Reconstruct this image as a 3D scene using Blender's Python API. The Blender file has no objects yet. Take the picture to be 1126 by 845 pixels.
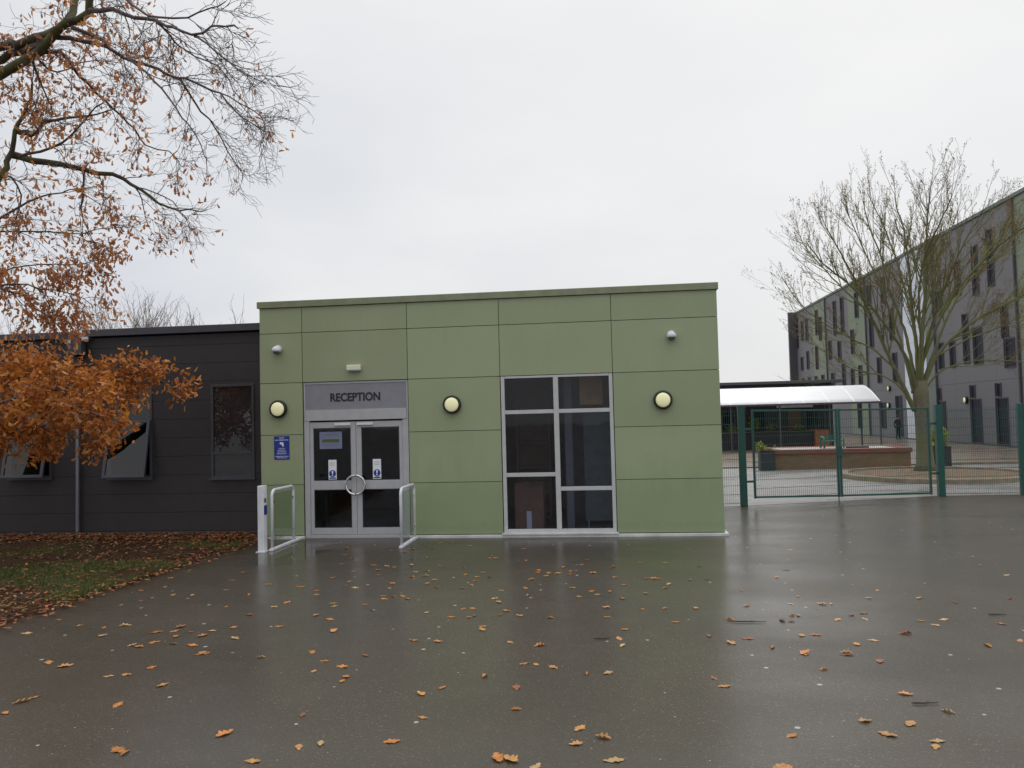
import bpy, bmesh, math, random
import numpy as np
from mathutils import Vector, Matrix

PI = math.pi
scene = bpy.context.scene
col = scene.collection
rng = random.Random(11)
nrng = np.random.default_rng(7)

# ------------------------------------------------------------------ materials
def new_mat(name):
    m = bpy.data.materials.new(name); m.use_nodes = True
    nt = m.node_tree
    for n in list(nt.nodes): nt.nodes.remove(n)
    out = nt.nodes.new('ShaderNodeOutputMaterial')
    return m, nt, out

def N(nt, typ, **kw):
    n = nt.nodes.new(typ)
    for k, v in kw.items():
        if k.startswith('i_'):
            key = k[2:]
            key = int(key) if key.isdigit() else key.replace('_', ' ')
            n.inputs[key].default_value = v
        else:
            setattr(n, k, v)
    return n

def L(nt, a, b): nt.links.new(a, b)

def pos(nt, scale=(1, 1, 1), obj=False):
    m = N(nt, 'ShaderNodeMapping')
    m.inputs['Scale'].default_value = scale
    if obj:
        L(nt, N(nt, 'ShaderNodeTexCoord').outputs['Object'], m.inputs['Vector'])
    else:
        L(nt, N(nt, 'ShaderNodeNewGeometry').outputs['Position'], m.inputs['Vector'])
    return m.outputs['Vector']

def noise(nt, vec, scale, detail=4, rough=.55):
    n = N(nt, 'ShaderNodeTexNoise')
    n.inputs['Scale'].default_value = scale
    n.inputs['Detail'].default_value = detail
    n.inputs['Roughness'].default_value = rough
    L(nt, vec, n.inputs['Vector'])
    return n.outputs['Fac']

def ramp(nt, fac, stops):
    r = N(nt, 'ShaderNodeValToRGB')
    e = r.color_ramp.elements
    while len(e) < len(stops): e.new(.5)
    for i, (p, c) in enumerate(stops):
        e[i].position = p
        e[i].color = (c, c, c, 1) if not hasattr(c, '__len__') else (*c[:3], 1)
    L(nt, fac, r.inputs['Fac'])
    return r.outputs['Color']

def math_(nt, op, a, b=None, clamp=False):
    n = N(nt, 'ShaderNodeMath', operation=op, use_clamp=clamp)
    for i, x in enumerate((a, b)):
        if x is None: continue
        if hasattr(x, 'links'): L(nt, x, n.inputs[i])
        else: n.inputs[i].default_value = x
    return n.outputs[0]

def mixc(nt, fac, a, b, blend='MIX'):
    n = N(nt, 'ShaderNodeMix', data_type='RGBA', blend_type=blend)
    for i, x in ((0, fac), (6, a), (7, b)):
        if hasattr(x, 'links'): L(nt, x, n.inputs[i])
        elif i == 0: n.inputs[i].default_value = x
        else: n.inputs[i].default_value = (*x[:3], 1)
    return n.outputs[2]

def bump(nt, h, strength, dist):
    b = N(nt, 'ShaderNodeBump')
    b.inputs['Strength'].default_value = strength
    b.inputs['Distance'].default_value = dist
    L(nt, h, b.inputs['Height'])
    return b.outputs['Normal']

def plain(name, c, rough=.6, metal=0., var=.12, nscale=6., spec=.5, fine=0., obj=False):
    """a painted or solid surface with a little mottling"""
    m, nt, out = new_mat(name)
    p = N(nt, 'ShaderNodeBsdfPrincipled')
    p.inputs['Roughness'].default_value = rough
    p.inputs['Metallic'].default_value = metal
    p.inputs['Specular IOR Level'].default_value = spec
    v = pos(nt, obj=obj)
    f = noise(nt, v, nscale, 5)
    lo = tuple(x * (1 - var) for x in c); hi = tuple(min(1, x * (1 + var)) for x in c)
    L(nt, ramp(nt, f, [(.3, lo), (.7, hi)]), p.inputs['Base Color'])
    if fine:
        L(nt, bump(nt, noise(nt, v, 90, 3), fine, .004), p.inputs['Normal'])
    L(nt, p.outputs[0], out.inputs['Surface'])
    return m

M = {}
def P(name, *a, **k): M[name] = plain(name, *a, **k)

P('coping', (.22, .235, .14), rough=.5)
P('white_plinth', (.55, .55, .53), rough=.5, var=.18, nscale=3)
P('aluminium', (.415, .415, .425), rough=.38, var=.06)
P('window_aluminium', (.49, .49, .485), rough=.38, var=.06)
P('fascia_grey', (.235, .235, .26), rough=.45, var=.05)
P('sage_backing', (.13, .15, .09), rough=.7)
P('blind', (.24, .215, .205), rough=.8)
P('letter_black', (.012, .012, .013), rough=.4)
P('steel', (.62, .62, .62), rough=.22, metal=1.)
P('white_paint', (.66, .67, .70), rough=.4, var=.08)
P('dark_clad', (.031, .0265, .0285), rough=.55, var=.1, nscale=4)
P('dark_trim', (.055, .055, .068), rough=.4)
P('dark_frame', (.05, .052, .062), rough=.35)
P('black_plastic', (.012, .013, .012), rough=.35)
P('inside_dark', (.05, .045, .045), rough=.8)
P('inside_floor', (.14, .135, .14), rough=.4)
P('inside_wall', (.28, .27, .28), rough=.8)
P('wood_board', (.80, .46, .16), rough=.5, var=.2, nscale=3)
P('cardboard', (.27, .14, .09), rough=.8)
P('blue_board', (.24, .28, .24), rough=.7)
P('pale_paper', (.72, .74, .80), rough=.7, var=.03)
P('sign_blue', (.012, .03, .25), rough=.4)
P('sign_white', (.78, .79, .82), rough=.5, var=.02)
P('sign_grey', (.42, .44, .46), rough=.5)
P('sign_lilac', (.42, .46, .66), rough=.5)
P('notice_green', (.30, .38, .05), rough=.6)
P('cream', (.74, .72, .58), rough=.5, var=.03)
P('dome_glass', (.10, .10, .11), rough=.1)
P('fence_green', (.005, .066, .050), rough=.4, var=.15)
P('canopy_white', (.86, .86, .87), rough=.7, var=.03, nscale=1)
P('planter_black', (.022, .022, .028), rough=.6)
P('brick_end', (.42, .17, .075), rough=.85, var=.3, nscale=9, fine=.5)
P('paving_top', (.34, .33, .31), rough=.8)
P('mulch', (.17, .125, .088), rough=.95, var=.3, nscale=6, spec=.1)
P('kerb_stone', (.20, .16, .11), rough=.85, var=.25, nscale=5)
P('brown_door', (.13, .055, .02), rough=.5)
P('tall_grey', (.150, .146, .153), rough=.6, var=.05, nscale=.6)
P('tall_green', (.185, .222, .152), rough=.6, var=.05, nscale=.6)
P('tall_teal', (.12, .15, .13), rough=.5)
P('tall_dark', (.07, .065, .08), rough=.6)
P('tall_glazing', (.58, .63, .70), rough=.25, var=.04, nscale=1)
P('window_dark', (.014, .016, .024), rough=.35, spec=.06)
P('bench_green', (.02, .13, .10), rough=.4)
P('skin', (.5, .3, .22), rough=.6)
P('clothes', (.012, .012, .015), rough=.8)
P('hair', (.02, .013, .01), rough=.6)
P('twig_dark', (.045, .032, .026), rough=.8)

# ---- sage panels
def panels_mat():
    m, nt, out = new_mat('sage_panel')
    p = N(nt, 'ShaderNodeBsdfPrincipled'); p.inputs['Roughness'].default_value = .48
    p.inputs['Specular IOR Level'].default_value = .35
    v = pos(nt)
    big = noise(nt, v, .8, 4)
    streak = noise(nt, pos(nt, (7, 7, .5)), 1.2, 5, .6)
    fine = noise(nt, v, 60, 3)
    c = ramp(nt, big, [(.3, (.290, .332, .196)), (.7, (.322, .362, .222))])
    c = mixc(nt, math_(nt, 'MULTIPLY', ramp(nt, streak, [(.52, 0.), (.75, 1.)]), .13), c, (.235, .265, .155))
    c = mixc(nt, .05, c, fine, 'OVERLAY')
    sz = N(nt, 'ShaderNodeSeparateXYZ'); L(nt, v, sz.inputs[0])
    al = math_(nt, 'ADD', sz.outputs[2], math_(nt, 'MULTIPLY', noise(nt, pos(nt, (3, 3, .8)), 1.5, 5, .65), -1.5))
    c = mixc(nt, math_(nt, 'MULTIPLY', ramp(nt, al, [(-.35, 1.), (.75, 0.)]), .4), c, (.20, .27, .13))
    sp = noise(nt, pos(nt, (2.2, 2.2, 1)), 6, 6, .7)
    lowd = math_(nt, 'ADD', math_(nt, 'MULTIPLY', sz.outputs[2], 2.2), math_(nt, 'MULTIPLY', sp, -.9))
    c = mixc(nt, math_(nt, 'MULTIPLY', ramp(nt, lowd, [(-.6, 1.), (.15, 0.)]), .16), c, (.16, .17, .10))
    rnd = N(nt, 'ShaderNodeNewGeometry').outputs['Random Per Island']
    c = mixc(nt, 1., c, ramp(nt, rnd, [(0., .925), (1., 1.06)]), 'MULTIPLY')
    L(nt, c, p.inputs['Base Color'])
    L(nt, bump(nt, fine, .12, .002), p.inputs['Normal'])
    L(nt, p.outputs[0], out.inputs['Surface'])
    return m
M['sage'] = panels_mat()

# ---- window glass: reflection by fresnel over clear transmission
def glass_mat(name, tint=(.75, .78, .8), rough=0.0, ior=1.5):
    m, nt, out = new_mat(name)
    t = N(nt, 'ShaderNodeBsdfTransparent'); t.inputs['Color'].default_value = (*tint, 1)
    g = N(nt, 'ShaderNodeBsdfGlossy'); g.inputs['Roughness'].default_value = rough
    fr = N(nt, 'ShaderNodeFresnel'); fr.inputs['IOR'].default_value = ior
    L(nt, bump(nt, noise(nt, pos(nt), 1.3, 2), .04, .05), g.inputs['Normal'])
    mx = N(nt, 'ShaderNodeMixShader')
    ff = math_(nt, 'MULTIPLY', fr.outputs[0], math_(nt, 'SUBTRACT', 1.0, N(nt, 'ShaderNodeNewGeometry').outputs['Backfacing']))
    L(nt, ff, mx.inputs[0]); L(nt, t.outputs[0], mx.inputs[1]); L(nt, g.outputs[0], mx.inputs[2])
    L(nt, mx.outputs[0], out.inputs['Surface'])
    return m
M['glass'] = glass_mat('window_glass', (.72, .74, .80))
M['clear_glass'] = glass_mat('clear_glass', (.86, .9, .88))
M['dark_glass'] = glass_mat('tinted_glass', (.6, .6, .62), ior=1.7)

def lens_mat():
    m, nt, out = new_mat('lamp_lens')
    p = N(nt, 'ShaderNodeBsdfPrincipled'); p.inputs['Roughness'].default_value = .45
    v = N(nt, 'ShaderNodeTexVoronoi'); v.inputs['Scale'].default_value = 70
    L(nt, pos(nt), v.inputs['Vector'])
    L(nt, ramp(nt, v.outputs['Distance'], [(0, (.68, .66, .36)), (.6, (.78, .76, .46))]), p.inputs['Base Color'])
    L(nt, bump(nt, v.outputs['Distance'], .3, .004), p.inputs['Normal'])
    p.inputs['Emission Color'].default_value = (1, .96, .55, 1)
    p.inputs['Emission Strength'].default_value = .22
    L(nt, p.outputs[0], out.inputs['Surface'])
    return m
M['lens'] = lens_mat()

# ---- wet tarmac
def tarmac_mat():
    m, nt, out = new_mat('wet_tarmac')
    p = N(nt, 'ShaderNodeBsdfPrincipled'); p.inputs['Specular IOR Level'].default_value = .22
    v = pos(nt)
    vor = N(nt, 'ShaderNodeTexVoronoi', voronoi_dimensions='2D'); vor.inputs['Scale'].default_value = 85
    L(nt, v, vor.inputs['Vector'])
    grain = noise(nt, v, 70, 5, .75)
    patch = noise(nt, v, .35, 5, .6)
    mid = noise(nt, v, 2.3, 5, .6)
    c = ramp(nt, grain, [(.32, (.022, .017, .011)), (.5, (.050, .040, .027)), (.7, (.092, .074, .049))])
    c = mixc(nt, ramp(nt, vor.outputs['Color'], [(.78, 0.), (.95, .85)]), c, (.15, .125, .09))
    c = mixc(nt, ramp(nt, patch, [(.38, .0), (.68, .55)]), c, (.032, .026, .018))
    c = mixc(nt, math_(nt, 'MULTIPLY', ramp(nt, mid, [(.5, 0.), (.75, 1.)]), .3), c, (.078, .064, .043))
    # green of the building's reflection, painted into the tarmac colour
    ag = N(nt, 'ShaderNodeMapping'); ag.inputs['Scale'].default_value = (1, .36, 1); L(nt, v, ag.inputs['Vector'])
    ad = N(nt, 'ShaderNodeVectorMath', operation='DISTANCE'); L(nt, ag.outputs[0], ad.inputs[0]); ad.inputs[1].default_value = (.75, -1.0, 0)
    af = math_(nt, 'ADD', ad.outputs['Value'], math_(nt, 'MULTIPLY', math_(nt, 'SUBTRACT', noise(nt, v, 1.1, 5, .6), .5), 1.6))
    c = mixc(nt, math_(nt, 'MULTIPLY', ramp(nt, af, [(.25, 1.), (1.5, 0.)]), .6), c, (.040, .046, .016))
    # soil trodden out from the verge
    sx_ = N(nt, 'ShaderNodeSeparateXYZ'); L(nt, v, sx_.inputs[0])
    dist = math_(nt, 'SUBTRACT', math_(nt, 'SUBTRACT', sx_.outputs[0], math_(nt, 'MULTIPLY', sx_.outputs[1], .055)), -6.36)
    dist = math_(nt, 'ADD', dist, math_(nt, 'MULTIPLY', math_(nt, 'SUBTRACT', noise(nt, v, 2.6, 6, .7), .5), 1.9))
    soil = math_(nt, 'MULTIPLY', ramp(nt, dist, [(.0, 1.), (.55, 0.)]), ramp(nt, sx_.outputs[1], [(.0, 1.), (.01, 1.)]))
    c = mixc(nt, math_(nt, 'MULTIPLY', soil, .8), c, (.050, .030, .017))
    # pale grit and old gum
    for sc, rmax, thr, colr in ((2.3, .05, .66, (.42, .42, .43)), (7.0, .05, .86, (.34, .34, .34))):
        sp = N(nt, 'ShaderNodeTexVoronoi', voronoi_dimensions='2D'); sp.inputs['Scale'].default_value = sc
        L(nt, v, sp.inputs['Vector'])
        sep = N(nt, 'ShaderNodeSeparateColor'); L(nt, sp.outputs['Color'], sep.inputs[0])
        dot = math_(nt, 'LESS_THAN', sp.outputs['Distance'], math_(nt, 'MULTIPLY', sep.outputs[1], rmax))
        dot = math_(nt, 'MULTIPLY', dot, math_(nt, 'GREATER_THAN', sep.outputs[0], thr))
        c = mixc(nt, math_(nt, 'MULTIPLY', dot, .8), c, colr)
    L(nt, c, p.inputs['Base Color'])
    # standing film in the hollows, damp elsewhere
    hollow = noise(nt, pos(nt, (.45, 1.2, 1)), .6, 5, .62)
    wet = ramp(nt, hollow, [(.30, 0.), (.70, 1.)])
    sub = N(nt, 'ShaderNodeVectorMath', operation='DISTANCE')
    sq = N(nt, 'ShaderNodeMapping'); sq.inputs['Scale'].default_value = (1, .55, 1)
    L(nt, v, sq.inputs['Vector']); L(nt, sq.outputs[0], sub.inputs[0])
    sub.inputs[1].default_value = (-5.3, -.9, 0)
    pd = math_(nt, 'ADD', sub.outputs['Value'], math_(nt, 'MULTIPLY', math_(nt, 'SUBTRACT', mid, .5), 1.1))
    pud = ramp(nt, pd, [(.45, 1.), (.75, 0.)])
    wet = math_(nt, 'MAXIMUM', wet, pud)
    L(nt, ramp(nt, wet, [(0., .6), (1., .45)]), p.inputs['Roughness'])
    h = math_(nt, 'ADD', math_(nt, 'MULTIPLY', vor.outputs['Distance'], .9), grain)
    L(nt, bump(nt, h, .8, .006), p.inputs['Normal'])
    L(nt, ramp(nt, wet, [(0., .48), (1., .9)]), p.inputs['Coat Weight'])
    cr = math_(nt, 'SUBTRACT', ramp(nt, wet, [(0., .26), (1., .16)]), math_(nt, 'MULTIPLY', pud, .13), True)
    L(nt, cr, p.inputs['Coat Roughness'])
    p.inputs['Coat IOR'].default_value = 1.44
    hb = math_(nt, 'MULTIPLY', math_(nt, 'ADD', grain, math_(nt, 'MULTIPLY', mid, 2.)), math_(nt, 'SUBTRACT', 1.0, pud))
    L(nt, bump(nt, hb, .22, .004), p.inputs['Coat Normal'])
    L(nt, p.outputs[0], out.inputs['Surface'])
    return m
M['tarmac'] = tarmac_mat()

def yard_mat(name, c0, c1, joint=True):
    m, nt, out = new_mat(name)
    p = N(nt, 'ShaderNodeBsdfPrincipled')
    v = pos(nt)
    a = noise(nt, v, .5, 5, .6); g = noise(nt, v, 30, 3)
    c = ramp(nt, a, [(.3, c0), (.7, c1)])
    c = mixc(nt, .25, c, g, 'OVERLAY')
    L(nt, c, p.inputs['Base Color'])
    w = noise(nt, pos(nt, (.6, 1.6, 1)), .6, 3)
    L(nt, ramp(nt, w, [(.35, .5), (.65, .2)]), p.inputs['Roughness'])
    L(nt, bump(nt, g, .3, .003), p.inputs['Normal'])
    L(nt, p.outputs[0], out.inputs['Surface'])
    return m
M['yard'] = yard_mat('yard_concrete', (.17, .165, .155), (.26, .25, .24))
M['block_paving'] = yard_mat('brown_block_paving', (.14, .105, .078), (.21, .165, .125))

def verge_mat():
    m, nt, out = new_mat('verge_soil')
    p = N(nt, 'ShaderNodeBsdfPrincipled'); p.inputs['Roughness'].default_value = .95; p.inputs['Specular IOR Level'].default_value = .08
    v = pos(nt)
    c = ramp(nt, noise(nt, v, 9, 6, .75), [(.3, (.016, .008, .005)), (.52, (.042, .022, .012)), (.72, (.085, .045, .022))])
    gr = ramp(nt, noise(nt, v, .9, 4), [(.48, 0.), (.6, 1.)])
    c = mixc(nt, math_(nt, 'MULTIPLY', gr, .3), c, (.045, .05, .012))
    L(nt, c, p.inputs['Base Color'])
    L(nt, bump(nt, noise(nt, v, 40, 4), .8, .02), p.inputs['Normal'])
    L(nt, p.outputs[0], out.inputs['Surface'])
    return m
M['verge'] = verge_mat()

def brick_mat(name, c1, c2, mortar):
    m, nt, out = new_mat(name)
    p = N(nt, 'ShaderNodeBsdfPrincipled'); p.inputs['Roughness'].default_value = .85
    g = N(nt, 'ShaderNodeNewGeometry')
    s = N(nt, 'ShaderNodeSeparateXYZ'); L(nt, g.outputs['Position'], s.inputs[0])
    cb = N(nt, 'ShaderNodeCombineXYZ')
    L(nt, math_(nt, 'ADD', s.outputs[0], s.outputs[1]), cb.inputs[0]); L(nt, s.outputs[2], cb.inputs[1])
    b = N(nt, 'ShaderNodeTexBrick')
    b.inputs['Color1'].default_value = (*c1, 1); b.inputs['Color2'].default_value = (*c2, 1)
    b.inputs['Mortar'].default_value = (*mortar, 1)
    b.inputs['Scale'].default_value = 1; b.inputs['Mortar Size'].default_value = .008
    b.inputs['Brick Width'].default_value = .225; b.inputs['Row Height'].default_value = .075
    L(nt, cb.outputs[0], b.inputs['Vector'])
    c = mixc(nt, ramp(nt, noise(nt, g.outputs['Position'], 2, 4), [(.45, 0.), (.75, .45)]), b.outputs['Color'], (.10, .10, .04))
    L(nt, c, p.inputs['Base Color'])
    L(nt, p.outputs[0], out.inputs['Surface'])
    return m
M['brick'] = brick_mat('mossy_brick', (.19, .10, .05), (.24, .135, .07), (.16, .12, .085))
M['brick_cope'] = brick_mat('red_brick_coping', (.23, .065, .045), (.19, .055, .04), (.16, .09, .07))

def bark_mat(name, a, b, moss=None, mscale=2.5, thr=(.42, .6)):
    m, nt, out = new_mat(name)
    p = N(nt, 'ShaderNodeBsdfPrincipled'); p.inputs['Roughness'].default_value = .9
    v = pos(nt)
    f = noise(nt, pos(nt, (1, 1, .35)), 14, 5, .7)
    c = ramp(nt, f, [(.3, a), (.7, b)])
    if moss:
        c = mixc(nt, ramp(nt, noise(nt, v, mscale, 4), [(thr[0], 0.), (thr[1], 1.)]), c, moss)
    L(nt, c, p.inputs['Base Color'])
    L(nt, bump(nt, f, .7, .03), p.inputs['Normal'])
    L(nt, p.outputs[0], out.inputs['Surface'])
    return m
M['oak_bark'] = bark_mat('oak_bark', (.045, .035, .025), (.10, .08, .055), (.105, .115, .035))
M['oak_twig'] = bark_mat('oak_twig', (.075, .052, .048), (.14, .105, .095))
M['maple_bark'] = bark_mat('mossy_bark', (.10, .095, .055), (.17, .16, .10), (.14, .145, .05), 1.6, (.36, .6))
M['maple_trunk'] = bark_mat('maple_trunk_bark', (.09, .08, .052), (.165, .145, .10), (.13, .13, .055), 1.1, (.42, .7))
M['maple_twig'] = bark_mat('mossy_twig', (.11, .09, .058), (.155, .13, .085), (.15, .155, .05), 1.0, (.36, .54))
M['far_twig'] = bark_mat('far_twig', (.16, .125, .10), (.26, .21, .17))

def leaf_mat(name, cols, trans=.35, objrand=False, rough=.55):
    m, nt, out = new_mat(name)
    if objrand:
        r = N(nt, 'ShaderNodeObjectInfo').outputs['Random']
    else:
        r = N(nt, 'ShaderNodeNewGeometry').outputs['Random Per Island']
    n = len(cols)
    c = ramp(nt, r, [(i / max(1, n - 1), k) for i, k in enumerate(cols)])
    v = noise(nt, pos(nt), 45, 3)
    c = mixc(nt, .5, c, v, 'OVERLAY')
    p = N(nt, 'ShaderNodeBsdfPrincipled'); p.inputs['Roughness'].default_value = rough
    L(nt, c, p.inputs['Base Color'])
    t = N(nt, 'ShaderNodeBsdfTranslucent'); L(nt, c, t.inputs['Color'])
    mx = N(nt, 'ShaderNodeMixShader'); mx.inputs[0].default_value = trans
    L(nt, p.outputs[0], mx.inputs[1]); L(nt, t.outputs[0], mx.inputs[2])
    L(nt, mx.outputs[0], out.inputs['Surface'])
    return m
M['leaf_orange'] = leaf_mat('orange_oak_leaf', [(.36, .105, .014), (.56, .20, .026), (.46, .145, .02), (.66, .30, .06), (.40, .12, .016), (.30, .09, .02)], .35)
M['leaf_rust'] = leaf_mat('rust_oak_leaf', [(.42, .17, .075), (.56, .25, .10), (.34, .13, .065), (.66, .30, .08), (.48, .19, .08)], .5)
M['leaf_litter'] = leaf_mat('leaf_litter', [(.07, .022, .010), (.15, .046, .016), (.21, .075, .022), (.09, .028, .012), (.36, .19, .07), (.09, .03, .012), (.23, .07, .018), (.36, .12, .028), (.06, .022, .010)], .1)
M['grass'] = leaf_mat('grass_blade', [(.05, .075, .012), (.085, .115, .02), (.07, .10, .016), (.12, .13, .035)], .3)
M['shrub'] = leaf_mat('shrub_leaf', [(.02, .045, .01), (.04, .07, .015), (.03, .06, .012)], .25)
M['yellow_plant'] = leaf_mat('yellow_leaf', [(.22, .26, .03), (.30, .34, .05), (.12, .18, .03), (.36, .38, .10)], .35)
LEAFCOL = {'ochre': (.42, .20, .05), 'tan': (.44, .28, .12), 'orange': (.42, .155, .028), 'russet': (.24, .075, .025), 'brown': (.13, .055, .028)}
for k, c in LEAFCOL.items():
    M['fallen_' + k] = leaf_mat('fallen_leaf_' + k, [tuple(x * .8 for x in c), tuple(min(1, x * 1.15) for x in c)], .1, True, .4)

# ------------------------------------------------------------------ mesh helpers
class MB:
    def __init__(self): self.v = []; self.f = []; self.m = []
    def face(self, pts, m=0):
        b = len(self.v); self.v += [tuple(p) for p in pts]; self.f.append(tuple(range(b, b + len(pts)))); self.m.append(m)
    def box(self, x0, x1, y0, y1, z0, z1, m=0):
        b = len(self.v)
        self.v += [(x, y, z) for z in (z0, z1) for y in (y0, y1) for x in (x0, x1)]
        for q in ((0, 2, 3, 1), (4, 5, 7, 6), (0, 1, 5, 4), (2, 6, 7, 3), (0, 4, 6, 2), (1, 3, 7, 5)):
            self.f.append(tuple(b + i for i in q)); self.m.append(m)
        return self
    def bar(self, p, q, w, h, m=0, up=(0, 0, 1)):
        """box-section bar from p to q"""
        p = Vector(p); q = Vector(q); d = (q - p).normalized(); u = Vector(up)
        s = d.cross(u)
        if s.length < 1e-4: s = d.cross(Vector((1, 0, 0)))
        s.normalize(); u = s.cross(d).normalized()
        b = len(self.v)
        for e in (p, q):
            for a, c in ((-1, -1), (1, -1), (1, 1), (-1, 1)):
                self.v.append(tuple(e + s * (a * w / 2) + u * (c * h / 2)))
        for k in range(4):
            self.f.append((b + k, b + (k + 1) % 4, b + 4 + (k + 1) % 4, b + 4 + k)); self.m.append(m)
        self.f.append((b + 3, b + 2, b + 1, b)); self.m.append(m)
        self.f.append((b + 4, b + 5, b + 6, b + 7)); self.m.append(m)
        return self
    def tube(self, pts, rad, n=8, m=0, cap=True):
        pts = [Vector(p) for p in pts]
        if not hasattr(rad, '__len__'): rad = [rad] * len(pts)
        t0 = (pts[1] - pts[0]).normalized()
        s = t0.cross(Vector((0, 0, 1)))
        if s.length < .05: s = t0.cross(Vector((1, 0, 0)))
        s.normalize()
        b = len(self.v)
        for i, p in enumerate(pts):
            if i == 0: t = t0
            elif i == len(pts) - 1: t = (pts[i] - pts[i - 1]).normalized()
            else: t = (pts[i + 1] - pts[i - 1]).normalized()
            s = (s - t * s.dot(t))
            if s.length < 1e-5: s = t.orthogonal()
            s.normalize(); u = t.cross(s)
            for k in range(n):
                a = 2 * PI * k / n
                self.v.append(tuple(p + (s * math.cos(a) + u * math.sin(a)) * rad[i]))
        for i in range(len(pts) - 1):
            for k in range(n):
                k2 = (k + 1) % n
                self.f.append((b + i * n + k, b + i * n + k2, b + (i + 1) * n + k2, b + (i + 1) * n + k)); self.m.append(m)
        if cap:
            self.f.append(tuple(b + k for k in reversed(range(n)))); self.m.append(m)
            e = b + (len(pts) - 1) * n
            self.f.append(tuple(e + k for k in range(n))); self.m.append(m)
        return self
    def lathe_y(self, cx, cy, cz, prof, n=32, m=0):
        """profile of (radius, y) turned about a line along y through cx, cz"""
        b = len(self.v)
        for r, y in prof:
            for k in range(n):
                a = 2 * PI * k / n
                self.v.append((cx + r * math.cos(a), cy + y, cz + r * math.sin(a)))
        for i in range(len(prof) - 1):
            for k in range(n):
                k2 = (k + 1) % n
                self.f.append((b + i * n + k, b + i * n + k2, b + (i + 1) * n + k2, b + (i + 1) * n + k)); self.m.append(m)
        return self
    def lathe_z(self, cx, cy, cz, prof, n=24, m=0):
        b = len(self.v)
        for r, z in prof:
            for k in range(n):
                a = 2 * PI * k / n
                self.v.append((cx + r * math.cos(a), cy + r * math.sin(a), cz + z))
        for i in range(len(prof) - 1):
            for k in range(n):
                k2 = (k + 1) % n
                self.f.append((b + i * n + k, b + i * n + k2, b + (i + 1) * n + k2, b + (i + 1) * n + k)); self.m.append(m)
        return self
    def prism_y(self, outline, y0, y1, m=0):
        """outline of (x, z) between y0 (front) and y1"""
        n = len(outline); b = len(self.v)
        self.v += [(x, y0, z) for x, z in outline] + [(x, y1, z) for x, z in outline]
        self.f.append(tuple(b + k for k in range(n))); self.m.append(m)
        self.f.append(tuple(b + n + k for k in reversed(range(n)))); self.m.append(m)
        for k in range(n):
            k2 = (k + 1) % n
            self.f.append((b + k, b + n + k, b + n + k2, b + k2)); self.m.append(m)
        return self
    def build(self, name, mats, parent=None, smooth=False, bevel=0., loc=None):
        me = bpy.data.meshes.new(name)
        o = Vector((0, 0, 0))
        if parent is not None:
            r = parent
            while r.parent: r = r.parent
            o = Vector(r['_o']) if '_o' in r else Vector((0, 0, 0))
        elif loc is not None: o = Vector(loc)
        me.from_pydata([(x - o.x, y - o.y, z - o.z) for x, y, z in self.v], [], self.f)
        if not isinstance(mats, (list, tuple)): mats = [mats]
        for k in mats: me.materials.append(M[k] if isinstance(k, str) else k)
        if len(mats) > 1: me.polygons.foreach_set('material_index', self.m)
        bm = bmesh.new(); bm.from_mesh(me)
        bmesh.ops.recalc_face_normals(bm, faces=bm.faces)
        bm.to_mesh(me); bm.free()
        if smooth: me.polygons.foreach_set('use_smooth', [True] * len(me.polygons))
        ob = bpy.data.objects.new(name, me); col.objects.link(ob)
        if parent is not None: ob.parent = parent
        elif loc is not None: ob.location = loc
        if bevel:
            bv = ob.modifiers.new('edge', 'BEVEL'); bv.width = bevel; bv.segments = 2; bv.limit_method = 'ANGLE'
        return ob

def tag(o, label=None, cat=None, group=None, kind=None):
    if label: o['label'] = label
    if cat: o['category'] = cat
    if group: o['group'] = group
    if kind: o['kind'] = kind
    return o

def thing(name, loc, label, cat, group=None):
    o = bpy.data.objects.new(name, None); col.objects.link(o)
    o.location = loc; o.empty_display_size = .2
    o['_o'] = tuple(loc)
    return tag(o, label, cat, group)

def raw_mesh(name, V, faces_idx, loopcount, mat, parent=None, smooth=False, loc=None):
    """numpy verts (n,3); faces as flat index array with constant loop count"""
    me = bpy.data.meshes.new(name)
    o = np.zeros(3)
    if parent is not None:
        r = parent
        while r.parent: r = r.parent
        o = np.array(r['_o']) if '_o' in r else o
    elif loc is not None: o = np.array(loc)
    V = np.asarray(V, dtype=np.float32) - o.astype(np.float32)
    F = np.asarray(faces_idx, dtype=np.int32).reshape(-1, loopcount)
    me.vertices.add(len(V)); me.vertices.foreach_set('co', V.ravel())
    me.loops.add(F.size); me.loops.foreach_set('vertex_index', F.ravel())
    me.polygons.add(len(F))
    me.polygons.foreach_set('loop_start', np.arange(0, F.size, loopcount, dtype=np.int32))
    me.update(calc_edges=True); me.validate()
    me.materials.append(M[mat])
    if smooth: me.polygons.foreach_set('use_smooth', [True] * len(me.polygons))
    ob = bpy.data.objects.new(name, me); col.objects.link(ob)
    if parent is not None: ob.parent = parent
    elif loc is not None: ob.location = loc
    return ob

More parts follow.
